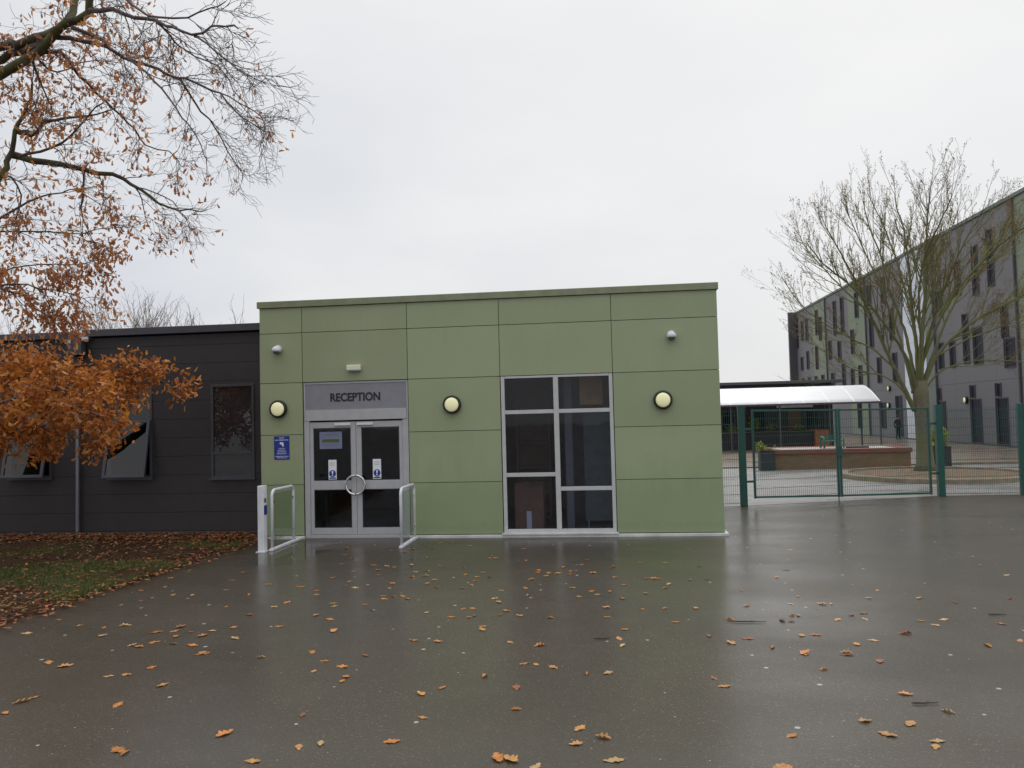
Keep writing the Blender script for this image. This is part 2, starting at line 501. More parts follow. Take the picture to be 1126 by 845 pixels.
def text_mesh(name, s, x0, x1, z0, z1, y, depth, mat, parent, bold=.012):
    cu = bpy.data.curves.new('lettering', 'FONT'); cu.body = s; cu.extrude = .01; cu.offset = bold
    ob = bpy.data.objects.new('lettering_curve', cu); col.objects.link(ob)
    bpy.context.view_layer.update()
    me = bpy.data.meshes.new_from_object(ob.evaluated_get(bpy.context.evaluated_depsgraph_get()))
    bpy.data.objects.remove(ob)
    co = np.array([v.co[:] for v in me.vertices])
    lo, hi = co.min(0), co.max(0)
    r = parent
    while r.parent: r = r.parent
    o = r['_o']
    for v in me.vertices:
        a, b, c = v.co
        v.co = (x0 + (a - lo[0]) / (hi[0] - lo[0]) * (x1 - x0) - o[0],
                y - (c - lo[2]) / (hi[2] - lo[2]) * depth - o[1],
                z0 + (b - lo[1]) / (hi[1] - lo[1]) * (z1 - z0) - o[2])
    me.materials.clear(); me.materials.append(M[mat])
    t = bpy.data.objects.new(name, me); col.objects.link(t); t.parent = parent
    return t

# ------------------------------------------------------------------ ground
def sheet(name, pts, z, mat, sub=None):
    mb = MB(); mb.face([(x, y, z) for x, y in pts])
    o = mb.build(name, mat); tag(o, kind='structure'); return o
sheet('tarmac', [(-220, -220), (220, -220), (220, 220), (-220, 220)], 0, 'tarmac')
sheet('yard_paving', [(2.02, 4.25), (3.05, 4.45), (8.0, 6.08), (19.9, 6.3), (19.9, 17.0), (2.02, 17.0)], .004, 'yard')
mb = MB(); mb.box(2.02, 19.95, 17.0, 90, .0, .05); tag(mb.build('courtyard_paving', 'block_paving'), kind='structure')
mb = MB(); mb.box(11.6, 19.95, 16.86, 16.998, .0, .09); tag(mb.build('kerb', 'kerb_stone', bevel=.01), kind='structure')
# grass verge: a wobbly-edged, slightly raised bed of soil
er = random.Random(5)
edge = []
yy = .46
while yy > -14:
    edge.append((-6.36 - .055 * max(0, -yy) + er.uniform(-.11, .11), yy)); yy -= .2
vb = MB()
nx, prev = 26, None
for i in range(len(edge) - 1):
    (xa, ya), (xb, yb) = edge[i], edge[i + 1]
    for k in range(nx):
        def pt(xe, y, k):
            t = k / nx; x = xe - (28 * t ** 1.8)
            z = .0 if k == 0 else .03 + .02 * math.sin(x * 2.1 + y) + .02 * math.sin(y * 3.3 - x)
            return (x, y, max(z, -.001) if k else -.004)
        vb.face([pt(xa, ya, k), pt(xa, ya, k + 1), pt(xb, yb, k + 1), pt(xb, yb, k)])
tag(vb.build('grass_verge', 'verge', smooth=True), kind='structure')

# ------------------------------------------------------------------ reception building
B = thing('reception_building', (-2.24, 0, 0), 'single storey sage green panelled building with double glass doors and a tall window', 'building')
XE = [-6.48, -5.65, -3.63, -1.91, .13, 2.0]
ZE = [.055, 1.0, 1.935, 2.91, 3.85, 4.335]
g = .006
cl = MB()
for i in range(5):
    for k in range(5):
        if i in (1, 3) and k < 3: continue
        cl.box(XE[i] + (0 if i == 0 else g), XE[i + 1] - (0 if i == 4 else g), 0, .014, ZE[k] + g, ZE[k + 1] - g)
for k in range(5):                                   # returns on both sides
    for j in range(5):
        ya, yb = .016 + j * 1.8 + (0 if j == 0 else g), .016 + (j + 1) * 1.8 - g
        cl.box(2.0 - .014, 2.0, ya, yb, ZE[k] + g, ZE[k + 1] - g)
        cl.box(-6.48, -6.48 + .014, ya, yb, ZE[k] + g, ZE[k + 1] - g)
cl.build('cladding', 'sage', B, bevel=.002)
w = MB()
for x0, x1, z0, z1 in ((-6.464, -5.655, 0, 4.33), (-3.625, -1.915, 0, 4.33), (.135, 1.984, 0, 4.33), (-5.655, -3.625, 2.915, 4.33), (-1.915, .135, 2.915, 4.33)):
    w.box(x0, x1, .018, .26, z0, z1)
w.box(1.76, 1.984, .262, 9.0, 0, 4.33); w.box(-6.464, -6.24, .262, 9.0, 0, 4.33); w.box(-6.238, 1.758, 8.78, 9.0, 0, 4.33)
w.build('wall', 'sage_backing', B)
r_ = MB(); r_.box(-6.238, 1.758, .262, 8.778, 4.05, 4.2); r_.build('roof', 'dark_trim', B)
cp = MB(); cp.box(-6.52, 2.03, -.035, .30, 4.337, 4.46); cp.box(1.72, 2.03, .302, 9.03, 4.337, 4.46); cp.box(-6.52, -6.20, .302, 9.03, 4.337, 4.46)
cp.build('coping', 'coping', B, bevel=.006)
pl = MB(); pl.box(-3.63, 2.06, -.07, .016, -.01, .045); pl.box(-6.56, -5.64, -.07, .016, -.01, .045); pl.box(2.005, 2.06, .018, 8.9, -.01, .045)
pl.build('plinth', 'white_plinth', B, bevel=.006)
it = MB()
it.box(-6.238, 1.758, .262, 8.77, -.002, .03, 0)
it.box(-6.238, 1.758, .262, 8.77, 3.05, 3.12, 1)
it.box(-6.238, 1.758, 4.6, 4.7, .03, 3.05, 2)
it.box(-2.75, -2.65, .262, 4.6, .03, 3.05, 2)
it.box(-.9, .3, 2.6, 2.7, .03, 3.05, 2)
it.build('interior', ['inside_floor', 'inside_dark', 'inside_wall'], B)

# entrance frame, fascia and lettering
fr = MB()
fr.box(-5.64, -5.538, .02, .12, .0, 2.184); fr.box(-3.752, -3.638, .02, .12, .0, 2.184)
fr.box(-5.64, -5.612, .02, .12, 2.185, 2.905); fr.box(-3.668, -3.638, .02, .12, 2.185, 2.905)
fr.box(-5.611, -3.669, .02, .12, 2.868, 2.905); fr.box(-5.611, -3.669, .008, .12, 2.186, 2.385)
fr.box(-5.537, -3.753, .02, .12, .0, .062)
fr.build('door_frame', 'aluminium', B, bevel=.004)
fs = MB(); fs.box(-5.610, -3.670, .03, .08, 2.387, 2.866)
fas = fs.build('fascia_panel', 'fascia_grey', B)
text_mesh('lettering', 'RECEPTION', -5.125, -4.165, 2.535, 2.695, .03, .006, 'letter_black', fas, .032)

def door(x0, x1, ring_side, notice):
    d = MB(); y0, y1 = .035, .085
    sa, sb = (.066, .098) if ring_side < 0 else (.098, .066)
    d.box(x0, x0 + sa, y0, y1, .068, 2.155); d.box(x1 - sb, x1, y0, y1, .068, 2.155)
    for a, b in ((.068, .188), (.898, 1.062), (2.045, 2.155)): d.box(x0 + sa + .001, x1 - sb - .001, y0, y1, a, b)
    o = d.build('door', 'aluminium', B, bevel=.004)
    for a, b in ((.19, .896), (1.064, 2.043)):
        p = MB(); p.box(x0 + sa, x1 - sb, .056, .064, a, b); p.build('pane', 'glass', o)
    bead = MB()
    for a, b in ((.19, .896), (1.064, 2.043)):
        bead.box(x0 + sa + .001, x0 + sa + .013, .041, .054, a, b); bead.box(x1 - sb - .013, x1 - sb - .001, .041, .054, a, b)
        bead.box(x0 + sa + .014, x1 - sb - .014, .041, .054, a, a + .012); bead.box(x0 + sa + .014, x1 - sb - .014, .041, .054, b - .012, b)
    bead.build('glazing_bead', 'dark_frame', o)
    cx = -4.645 + ring_side * .006; R = .175
    pts = [(cx + ring_side * R * math.sin(a), -.05, .985 + R * math.cos(a)) for a in [PI * i / 20 for i in range(21)]]
    h = MB(); h.tube(pts, .021, 10)
    for zz in (.985 + R * .86, .985 - R * .86):
        h.tube([(cx + ring_side * R * .5, -.05, zz), (cx + ring_side * R * .5, .035, zz)], .011, 8)
    h.build('pull_handle', 'steel', o, smooth=True)
    c = MB()
    cxa = (x1 - .40, x1 - .09) if ring_side < 0 else (x0 + .02, x0 + .33)
    c.box(cxa[0], cxa[1], -.005, .034, 2.085, 2.13); c.build('door_closer', 'white_paint', o, bevel=.006)
    # push-button sticker
    sx = (x0 + x1) / 2 - .02 if ring_side < 0 else (x0 + x1) / 2 - .06
    st = MB(); st.box(sx - .078, sx + .078, .050, .0555, 1.085, 1.45, 0)
    so = st.build('sticker', 'sign_white', o)
    q = MB(); q.lathe_y(sx, .0495, 1.195, [(0.0, -.002), (.066, -.002), (.066, 0)], 28)
    q.box(sx - .062, sx + .062, .0475, .0495, 1.098, 1.122)
    q.build('blue_symbol', 'sign_blue', so)
    e = MB(); e.prism_y([(sx - .016, 1.245), (sx - .010, 1.185), (sx + .010, 1.185), (sx + .016, 1.245)], .0445, .0465)
    e.lathe_y(sx, .0465, 1.160, [(0, -.002), (.013, -.002), (.013, 0)], 14)
    e.build('white_mark', 'sign_white', so)
    gr = MB()
    for k, zz in enumerate((1.40, 1.375, 1.35)):
        for j in range(4): gr.box(sx - .05 + j * .026, sx - .05 + j * .026 + .019, .0485, .0495, zz - .007, zz + .004)
    gr.build('lettering', 'sign_grey', so)
    if notice:
        nb = MB(); nb.box(x0 + .175, x0 + .61, .068, .071, 1.655, 1.975, 0)
        no = nb.build('paper_notice', 'pale_paper', o)
        gb = MB(); gb.box(x0 + .225, x0 + .555, .0662, .0675, 1.775, 1.835); gb.build('green_band', 'notice_green', no)
        tb = MB()
        for zz in (1.925, 1.895, 1.735, 1.705):
            for j in range(7): tb.box(x0 + .24 + j * .043, x0 + .24 + j * .043 + .03, .0662, .0675, zz, zz + .010)
        tb.build('lettering', 'sign_lilac', no)
    return o
door(-5.535, -4.648, -1, True)
door(-4.642, -3.755, 1, False)

# big window
wf = MB(); wy0, wy1 = .005, .09
wf.box(-1.90, -1.835, wy0, wy1, .05, 2.905); wf.box(.058, .122, wy0, wy1, .05, 2.905)
wf.box(-1.834, .057, wy0, wy1, .05, .135); wf.box(-1.834, .057, wy0, wy1, 2.865, 2.905)
wf.box(-.945, -.855, wy0 - .002, wy1, .136, 2.864)
wf.box(-1.834, -.946, wy0, wy1, 2.215, 2.285); wf.box(-.854, .057, wy0, wy1, 2.215, 2.285)
wf.box(-1.834, -.946, wy0, wy1, 1.078, 1.148); wf.box(-.854, .057, wy0, wy1, .818, .888)
W = wf.build('window', 'window_aluminium', B, bevel=.004)
for a in ((-1.834, -.946, 2.286, 2.864), (-1.834, -.946, 1.149, 2.214), (-1.834, -.946, .136, 1.077),
          (-.854, .057, 2.286, 2.864), (-.854, .057, .889, 2.214), (-.854, .057, .136, .817)):
    p = MB(); p.box(a[0], a[1], .045, .057, a[2], a[3]); p.build('pane', 'glass', W)
sl = MB(); sl.box(-1.93, .15, -.09, .004, .046, .075); sl.build('sill', 'white_plinth', W, bevel=.004)

# what can be seen inside
def crate(name, x0, x1, y0, y1, z0, z1, mat, label, cat, tape=None):
    o = MB().box(x0, x1, y0, y1, z0, z1).build(name, mat, loc=((x0 + x1) / 2, (y0 + y1) / 2, z0), bevel=.008)
    tag(o, label, cat); return o
T = thing('cardboard_box', (-1.45, .62, .03), 'brown cardboard box standing just inside the lower left pane', 'box')
MB().box(-1.74, -1.2, .35, .85, .03, .92).build('carton', 'cardboard', T, bevel=.008)
MB().box(-1.52, -1.43, .344, .349, .03, .42).build('tape', 'pale_paper', T)
fl = MB(); fl.bar((-1.47, .345, .925), (-1.22, .30, 1.02), .3, .006); fl.build('flap', 'cardboard', T)
T = thing('wall_cabinet', (-.28, .95, 2.36), 'pale wooden cabinet hung high inside behind the top right pane', 'cabinet')
MB().box(-.50, -.06, .82, 1.15, 2.36, 3.02).build('carcass', 'wood_board', T, bevel=.006)
for k in range(2):
    db = MB(); db.box(-.497 + k * .219, -.497 + k * .219 + .215, .80, .818, 2.365, 3.015)
    db.build('cabinet_door', 'wood_board', T, bevel=.003)
T = thing('shelf_unit', (-1.5, 2.1, .03), 'tall wooden shelf unit inside behind the left panes', 'shelf')
su = MB()
su.box(-1.86, -1.82, 1.9, 2.25, .03, 2.75); su.box(-1.20, -1.16, 1.9, 2.25, .03, 2.75)
for zz in (.1, .6, 1.1, 1.6, 2.1, 2.6): su.box(-1.819, -1.201, 1.9, 2.24, zz, zz + .035)
su.box(-1.86, -1.16, 2.251, 2.27, .03, 2.75)
su.build('shelving', 'cardboard', T)
T = thing('display_board', (.55, 1.9, .03), 'blue fabric display board standing inside behind the right panes', 'board')
MB().box(-.46, .9, 1.2, 1.24, .12, 2.25).build('board_panel', 'blue_board', T, bevel=.004)
for xx in (-.4, .82):
    bf = MB(); bf.box(xx - .02, xx + .02, 1.0, 1.44, .03, .06); bf.box(xx - .015, xx + .015, 1.205, 1.235, .06, .12); bf.build('foot', 'aluminium', T)
tag(MB().box(-.80, -.66, .9, 1.04, .03, 3.05).build('column', 'inside_wall', loc=(-.73, .97, .03)), 'pale square column inside beside the blue board', 'column')

# wall fittings
def bulkhead(x, z, label):
    t = thing('wall_lamp', (x, 0, z), label, 'lamp', 'round wall lamps on the reception building')
    MB().lathe_y(x, 0, z, [(.0, -.001), (.145, -.001), (.168, -.03), (.168, -.075), (.156, -.095), (.134, -.10), (.126, -.085), (.126, -.05)], 40).build('rim', 'black_plastic', t, smooth=True)
    MB().lathe_y(x, 0, z, [(.129, -.07), (.127, -.095), (.10, -.115), (.06, -.126), (.0, -.13)], 36).build('lens', 'lens', t, smooth=True)
bulkhead(-6.11, 2.425, 'round cream lamp in black rim between the left dome camera and blue sign')
bulkhead(-2.80, 2.42, 'round cream lamp in black rim between the doors and the tall window')
bulkhead(1.0, 2.40, 'round cream lamp in black rim right of the tall window')
def dome(x, z, label):
    t = thing('security_camera', (x, 0, z), label, 'camera', 'dome cameras on the reception building')
    MB().lathe_y(x, 0, z + .02, [(0, -.001), (.075, -.001), (.08, -.02), (.07, -.05), (.0, -.052)], 24).build('mount', 'white_paint', t, smooth=True)
    MB().lathe_z(x, -.085, z, [(.0, .075), (.05, .065), (.08, .03), (.084, 0), (.082, -.022), (.066, -.03)], 24).build('housing', 'white_paint', t, smooth=True)
    MB().lathe_z(x, -.085, z, [(.064, -.026), (.056, -.055), (.035, -.075), (0, -.084)], 24).build('dome_lens', 'dome_glass', t, smooth=True)
dome(-6.116, 3.53, 'small white dome camera high on the left end of green wall')
dome(1.185, 3.53, 'small white dome camera high on the right end of green wall')
t = thing('door_sensor', (-4.63, 0, 3.15), 'small cream sensor box on green panel above the reception doors', 'sensor')
MB().box(-4.765, -4.505, -.10, -.002, 3.105, 3.205).build('housing', 'cream', t, bevel=.012)
MB().box(-4.75, -4.52, -.085, -.015, 3.088, 3.103).build('sensor_window', 'sign_grey', t, bevel=.004)

# blue notice on the wall
t = thing('blue_sign', (-6.07, 0, 1.69), 'blue rectangular notice with white lettering and arrow left of the doors', 'sign')
MB().box(-6.22, -5.92, -.008, -.001, 1.475, 1.915).build('sign_plate', 'sign_blue', t, bevel=.003)
pr = MB(); sr = random.Random(3)
def print_row(mb, x0, x1, z, h, y=-.0105):
    x = x0
    while x < x1 - .008:
        wd = sr.uniform(.011, .022)
        mb.box(x, min(x + wd, x1), y, y + .002, z - h / 2 + sr.uniform(0, .004), z + h / 2 - sr.uniform(0, .004)); x += wd + sr.uniform(.003, .008)
for x0, x1, z, h in ((-6.12, -6.02, 1.882, .024), (-6.20, -5.94, 1.842, .026), (-6.13, -6.01, 1.685, .02), (-6.15, -5.99, 1.652, .02), (-6.16, -5.98, 1.619, .02), (-6.17, -5.965, 1.586, .02), (-6.20, -5.94, 1.535, .024), (-6.17, -5.97, 1.508, .018)):
    print_row(pr, x0, x1, z, h)
pr.build('lettering', 'sign_lilac', t)
ar = MB(); ar.prism_y([(-6.115, 1.785), (-6.085, 1.805), (-6.035, 1.795), (-6.03, 1.722), (-6.06, 1.725), (-6.065, 1.752), (-6.10, 1.765)], -.0105, -.0085)
ar.build('arrow', 'sign_white', t)

# push-button post and the two hooped guards
t = thing('push_button_post', (-5.83, -1.43, 0), 'white square post with black button and blue sticker left of the doors', 'post')
MB().box(-5.885, -5.775, -1.5, -1.36, 0, 1.11).build('post', 'white_paint', t, bevel=.008)
MB().box(-5.8, -5.772, -1.47, -1.4, .82, .9).build('button', 'black_plastic', t, bevel=.008)
MB().box(-5.7745, -5.771, -1.485, -1.375, .62, .78).build('sticker', 'sign_blue', t)
MB().box(-5.91, -5.75, -1.53, -1.33, 0, .012).build('base_plate', 'white_paint', t)
def guard(x, yn, yf, H, label):
    t = thing('door_guard', (x, (yn + yf) / 2, 0), label, 'barrier', 'hooped guards beside the doors')
    R = .11; pts = [(x, yn, .04)]
    for i in range(7):
        a = PI / 2 * i / 6; pts.append((x, yn + R - R * math.cos(a), H - R + R * math.sin(a)))
    for i in range(7):
        a = PI / 2 * i / 6; pts.append((x, yf - R + R * math.sin(a), H - R + R * math.cos(a)))
    pts.append((x, yf, .04))
    MB().tube(pts, .026, 12).build('hoop', 'white_paint', t, smooth=True)
    MB().box(x - .035, x + .035, yn - .06, -.075, .0, .045).build('base_rail', 'white_paint', t, bevel=.01)
    MB().box(x - .004, x + .004, yn + .06, yf - .06, .16, H - .06).build('glass_panel', 'clear_glass', t, bevel=.002)
    for zz in (.25, H - .2):
        for ya, yb in ((yn + .02, yn + .085), (yf - .085, yf - .02)):
            MB().box(x - .012, x + .012, ya, yb, zz - .02, zz + .02).build('clamp', 'steel', t)
guard(-5.69, -1.36, -.42, 1.02, 'white hooped guard with glass infill beside the square post')
guard(-3.50, -1.16, -.22, 1.0, 'white hooped guard with glass infill standing alone right of the doors')

# ------------------------------------------------------------------ dark wing to the left
D = thing('dark_wing', (-13, .5, 0), 'low black-clad wing with three windows left of the green building', 'building')
wins = [(-7.72, -6.83, 1.11, 2.95), (-9.86, -8.95, 1.14, 2.95), (-12.02, -11.1, 1.17, 2.95), (-15.4, -14.5, 1.17, 2.95)]
def clad_wall(mb, x0, x1, z0, z1):
    """rows of boards with narrow joints, leaving the window openings"""
    z = z0
    rows = []
    while z < z1 - .01:
        rows.append((z, min(z + .365, z1))); z += .365
    cuts = sorted(set([x0, x1] + [c for q in wins for c in q[:2] if x0 < c < x1]))
    for a, b in zip(cuts[:-1], cuts[1:]):
        isw = next((q for q in wins if abs(q[0] - a) < .01 and abs(q[1] - b) < .01), None)
        for (c, d) in rows:
            if isw:
                if d <= isw[2]: mb.box(a, b, .5, .53, c + .003, d - .003)
                elif c < isw[2]: mb.box(a, b, .5, .53, c + .003, isw[2])
                elif c >= isw[3]: mb.box(a, b, .5, .53, c + .003, d - .003)
                elif d > isw[3]: mb.box(a, b, .5, .53, isw[3], d - .003)
            else:
                mb.box(a, b, .5, .53, c + .003, d - .003)
c = MB(); clad_wall(c, -26, -6.49, .1, 3.96); c.build('cladding', 'dark_clad', D)
c = MB(); c.box(-26, -6.5, 7.7, 7.9, 0, 3.96); c.box(-26, -25.8, .56, 7.69, 0, 3.96)
xs = [-26] + [v for q in sorted(wins) for v in q[:2]] + [-6.5]
for i in range(0, len(xs), 2): c.box(xs[i], xs[i + 1], .535, .56, 0, 3.96)
for q in wins: c.box(q[0], q[1], .535, .56, 0, q[2]); c.box(q[0], q[1], .535, .56, q[3], 3.96)
c.box(-25.79, -6.5, .561, 7.69, 2.98, 3.05); c.box(-25.79, -6.5, 3.4, 3.5, 0, 2.97)
c.build('wall', 'inside_dark', D)
MB().box(-26, -6.49, .47, .53, .0, .09).build('base_trim', 'dark_trim', D, bevel=.004)
MB().box(-26, -10.56, .40, 7.9, 3.965, 4.10).build('roof', 'dark_trim', D, bevel=.006)
MB().box(-10.38, -6.50, .40, 7.9, 3.985, 4.125).build('roof', 'dark_trim', D, bevel=.006)
h = MB(); h.box(-10.64, -10.33, .30, .46, 3.62, 3.86); h.box(-10.57, -10.37, .32, .46, 3.861, 3.963); h.build('rain_hopper', 'dark_trim', D, bevel=.01)
for q in ((-10.36, -10.24, 3.90, 3.98), (-10.72, -10.60, 3.86, 3.94), (-6.62, -6.52, 3.90, 3.96)):
    MB().box(q[0], q[1], .36, .40, q[2], q[3]).build('gutter_end', 'white_paint', D)
MB().tube([(-10.49, .42, 3.63), (-10.49, .42, .12), (-10.49, .36, .06)], .042, 12).build('drainpipe', 'dark_trim', D, smooth=True)
MB().tube([(-6.66, .45, 3.9), (-6.66, .45, .08)], .03, 10).build('drainpipe', 'dark_trim', D, smooth=True)
def dark_window(q, split, open_deg, lower):
    x0, x1, z0, z1 = q; f = .05
    m = MB(); y0, y1 = .475, .55
    m.box(x0, x0 + f, y0, y1, z0, z1); m.box(x1 - f, x1, y0, y1, z0, z1)
    m.box(x0 + f + .001, x1 - f - .001, y0, y1, z0, z0 + f); m.box(x0 + f + .001, x1 - f - .001, y0, y1, z1 - f, z1)
    m.box(x0 + f + .001, x1 - f - .001, y0, y1, split - f / 2, split + f / 2)
    m.box(x0 - .03, x1 + .03, .43, .474, z0 - .03, z0 + .005)
    o = m.build('window', 'dark_frame', D, bevel=.004)
    a, b = (z0 + f, split - f / 2) if open_deg else (split + f / 2, z1 - f)
    if open_deg:
        MB().box(x0 + f, x1 - f, .50, .51, split + f / 2, z1 - f).build('pane', 'dark_glass', o)
        # top-hung sash swung outwards
        th = math.radians(open_deg); Lz = split - f / 2 - z0
        def hp(x, s, n): return (x, .47 - s * math.sin(th) - n * math.cos(th), split - .02 - s * math.cos(th) + n * math.sin(th))
        s = MB()
        def slab(xa, xb, sa, sb, na, nb, mb):
            bI = len(mb.v)
            mb.v += [hp(x, ss, n) for n in (na, nb) for ss in (sa, sb) for x in (xa, xb)]
            for k in ((0, 2, 3, 1), (4, 5, 7, 6), (0, 1, 5, 4), (2, 6, 7, 3), (0, 4, 6, 2), (1, 3, 7, 5)):
                mb.f.append(tuple(bI + i for i in k)); mb.m.append(0)
        slab(x0 + .01, x0 + .07, 0, Lz, 0, .045, s); slab(x1 - .07, x1 - .01, 0, Lz, 0, .045, s)
        slab(x0 + .071, x1 - .071, 0, .06, 0, .045, s); slab(x0 + .071, x1 - .071, Lz - .06, Lz, 0, .045, s)
        s.build('open_sash', 'dark_trim', o, bevel=.004)
        pn = MB(); slab(x0 + .07, x1 - .07, .06, Lz - .06, .015, .025, pn); pn.build('pane', 'dark_glass', o)
    else:
        MB().box(x0 + f, x1 - f, .50, .51, split + f / 2, z1 - f).build('pane', 'dark_glass', o)
        MB().box(x0 + f, x1 - f, .50, .51, z0 + f, split - f / 2).build('pane', 'dark_glass', o)
        MB().box(x0 + f, x1 - f, .53, .534, z0 + f, z1 - f).build('blind', 'blind', o)
dark_window(wins[0], 1.60, 0, None)
dark_window(wins[1], 2.31, 11, None)
dark_window(wins[2], 2.31, 11, None)
dark_window(wins[3], 2.31, 11, None)

# ------------------------------------------------------------------ gate and fence
def wire_panel(mb, p, q, z0, z1, pitch=.05, r=.0034):
    p = Vector((*p, 0)); q = Vector((*q, 0)); d = q - p; n = max(2, int(d.length / pitch))
    for i in range(n + 1):
        a = p + d * (i / n); mb.bar((a.x, a.y, z0), (a.x, a.y, z1), r * 1.6, r * 1.6, up=(1, 0, 0))
    z = z0 + .02
    off = Vector((d.y, -d.x, 0)).normalized() * .008
    while z < z1:
        for s in (-1, 1):
            a = p + off * s; b = q + off * s
            mb.bar((a.x, a.y, z), (b.x, b.y, z), r * 2, r * 2)
        z += .2
def sq_post(mb, x, y, z1, w, z0=0):
    mb.box(x - w / 2, x + w / 2, y - w / 2, y + w / 2, z0, z1)
G = thing('mesh_gate', (5.4, 5.2, 0), 'green double gate of wire mesh between two thick posts', 'gate')
pl_, pr_ = (3.06, 4.43), (7.98, 6.06)
def on(tt): return (pl_[0] + (pr_[0] - pl_[0]) * tt, pl_[1] + (pr_[1] - pl_[1]) * tt)
for (x, y), zz in ((pl_, 2.28), (pr_, 2.19)):
    m = MB(); sq_post(m, x, y, zz, .15); m.box(x - .08, x + .08, y - .08, y + .08, zz, zz + .012); m.build('gate_post', 'fence_green', G, bevel=.006)
def leaf(ta, tb, z0a, z0b, z1a, z1b):
    a, b = on(ta), on(tb)
    m = MB()
    m.bar((*a, z0a), (*a, z1a), .05, .05, up=(1, 0, 0)); m.bar((*b, z0b), (*b, z1b), .05, .05, up=(1, 0, 0))
    m.bar((*a, z0a + .03), (*b, z0b + .03), .04, .042); m.bar((*a, z1a - .03), (*b, z1b - .03), .04, .042)
    o = m.build('gate_leaf', 'fence_green', G, bevel=.004)
    k = MB(); wire_panel(k, a, b, (z0a + z0b) / 2 + .03, (z1a + z1b) / 2 - .03); k.build('wire_mesh', 'fence_green', o)
    return o
g1 = leaf(.055, .468, .16, .1, 2.2, 2.17)
g2 = leaf(.482, .945, .1, .05, 2.17, 2.15)
x, y = on(.475)
m = MB(); m.tube([(x - .05, y - .05, .75), (x - .05, y - .05, .0)], .012, 8); m.build('drop_bolt', 'fence_green', G)
m = MB(); m.box(x - .07, x + .07, y - .08, y - .035, 1.05, 1.3); m.build('lock_box', 'fence_green', G, bevel=.006)
for zz in (.55, 1.75):
    for pa, tb in ((pl_, .055), (pr_, .945)):
        MB().bar((*pa, zz), (*on(tb), zz), .03, .05).build('hinge', 'fence_green', G)
F = thing('mesh_fence', (2.5, 4.2, 0), 'narrow green wire fence panel between green building and gate', 'fence')
k = MB(); wire_panel(k, (2.03, 4.15), (2.97, 4.4), .05, 2.2); k.build('wire_mesh', 'fence_green', F)
m = MB(); sq_post(m, 2.06, 4.10, 2.2, .05); m.build('fence_post', 'fence_green', F)
F = thing('mesh_fence', (9.9, 6.1, 0), 'green wire fence panel running right from the gate', 'fence')
k = MB(); wire_panel(k, (8.07, 6.1), (9.83, 6.14), .03, 2.12); wire_panel(k, (9.93, 6.14), (12.3, 6.2), .03, 2.12); wire_panel(k, (12.4, 6.2), (14.7, 6.26), .03, 2.12, .06); wire_panel(k, (14.8, 6.26), (17.2, 6.3), .03, 2.12, .06); wire_panel(k, (17.3, 6.3), (19.85, 6.34), .03, 2.12, .06); k.build('wire_mesh', 'fence_green', F)
for xx in (9.88, 12.35, 14.75, 17.25, 19.88):
    m = MB(); sq_post(m, xx, 6.15, 2.19, .11); m.build('fence_post', 'fence_green', F, bevel=.005)

# ------------------------------------------------------------------ courtyard
C = thing('low_building', (7, 33, 0), 'low charcoal building behind the white canopy', 'building')
MB().box(0, 12.8, 33, 41, .0, 3.685).build('wall', 'dark_clad', C)
MB().box(-.2, 13.3, 32.7, 41.2, 3.69, 3.86).build('roof', 'dark_trim', C, bevel=.01)
MB().box(10.3, 11.0, 32.95, 32.998, .05, 2.25).build('door', 'brown_door', C, bevel=.006)
MB().box(9.7, 11.7, 32.93, 32.998, 2.32, 2.5).build('fascia_panel', 'sign_grey', C)
for xx in (11.25, 8.3, 6.6):
    o = MB().box(xx, xx + .75, 32.94, 32.998, 1.1, 2.2).build('window', 'tall_dark', C, bevel=.005)
    MB().box(xx + .06, xx + .69, 32.934, 32.939, 1.16, 2.14).build('pane', 'window_dark', o)
for xx in (3.2, 7.9, 12.3):
    MB().box(xx, xx + .1, 32.93, 32.998, .05, 3.6).build('pilaster', 'tall_dark', C)
K = thing('canopy', (8.5, 30.5, 0), 'white curved walkway canopy in front of the charcoal building', 'canopy')
m = MB()
prof = []
for i in range(9):
    tt = i / 8; prof.append((29 + 3.2 * tt, 2.52 + .95 * math.sin(tt * PI / 2)))
nb = 10
for (ya, za) in prof: m.v += [(1.5, ya, za), (14.1, ya, za)]
for i in range(8): m.f.append((2 * i, 2 * i + 1, 2 * i + 3, 2 * i + 2)); m.m.append(0)
o = m.build('roof_sheet', 'canopy_white', K, smooth=True)
sd = o.modifiers.new('thick', 'SOLIDIFY'); sd.thickness = .025; sd.offset = 0
for j in range(nb + 1):
    xx = 1.5 + 12.6 * j / nb
    MB().tube([(xx, y_, z_ + .002) for y_, z_ in prof], .022, 6).build('roof_rib', 'canopy_white', K)
MB().box(1.45, 14.15, 28.94, 29.0, 2.43, 2.53).build('gutter', 'tall_dark', K)
for j in range(0, nb + 1, 2):
    xx = 1.5 + 12.6 * j / nb
    MB().tube([(xx, 29.06, .05), (xx, 29.06, 2.43)], .045, 8).build('canopy_post', 'tall_dark', K)
    MB().tube([(xx, 32.2, .05), (xx, 32.2, 3.42)], .045, 8).build('canopy_post', 'tall_dark', K)

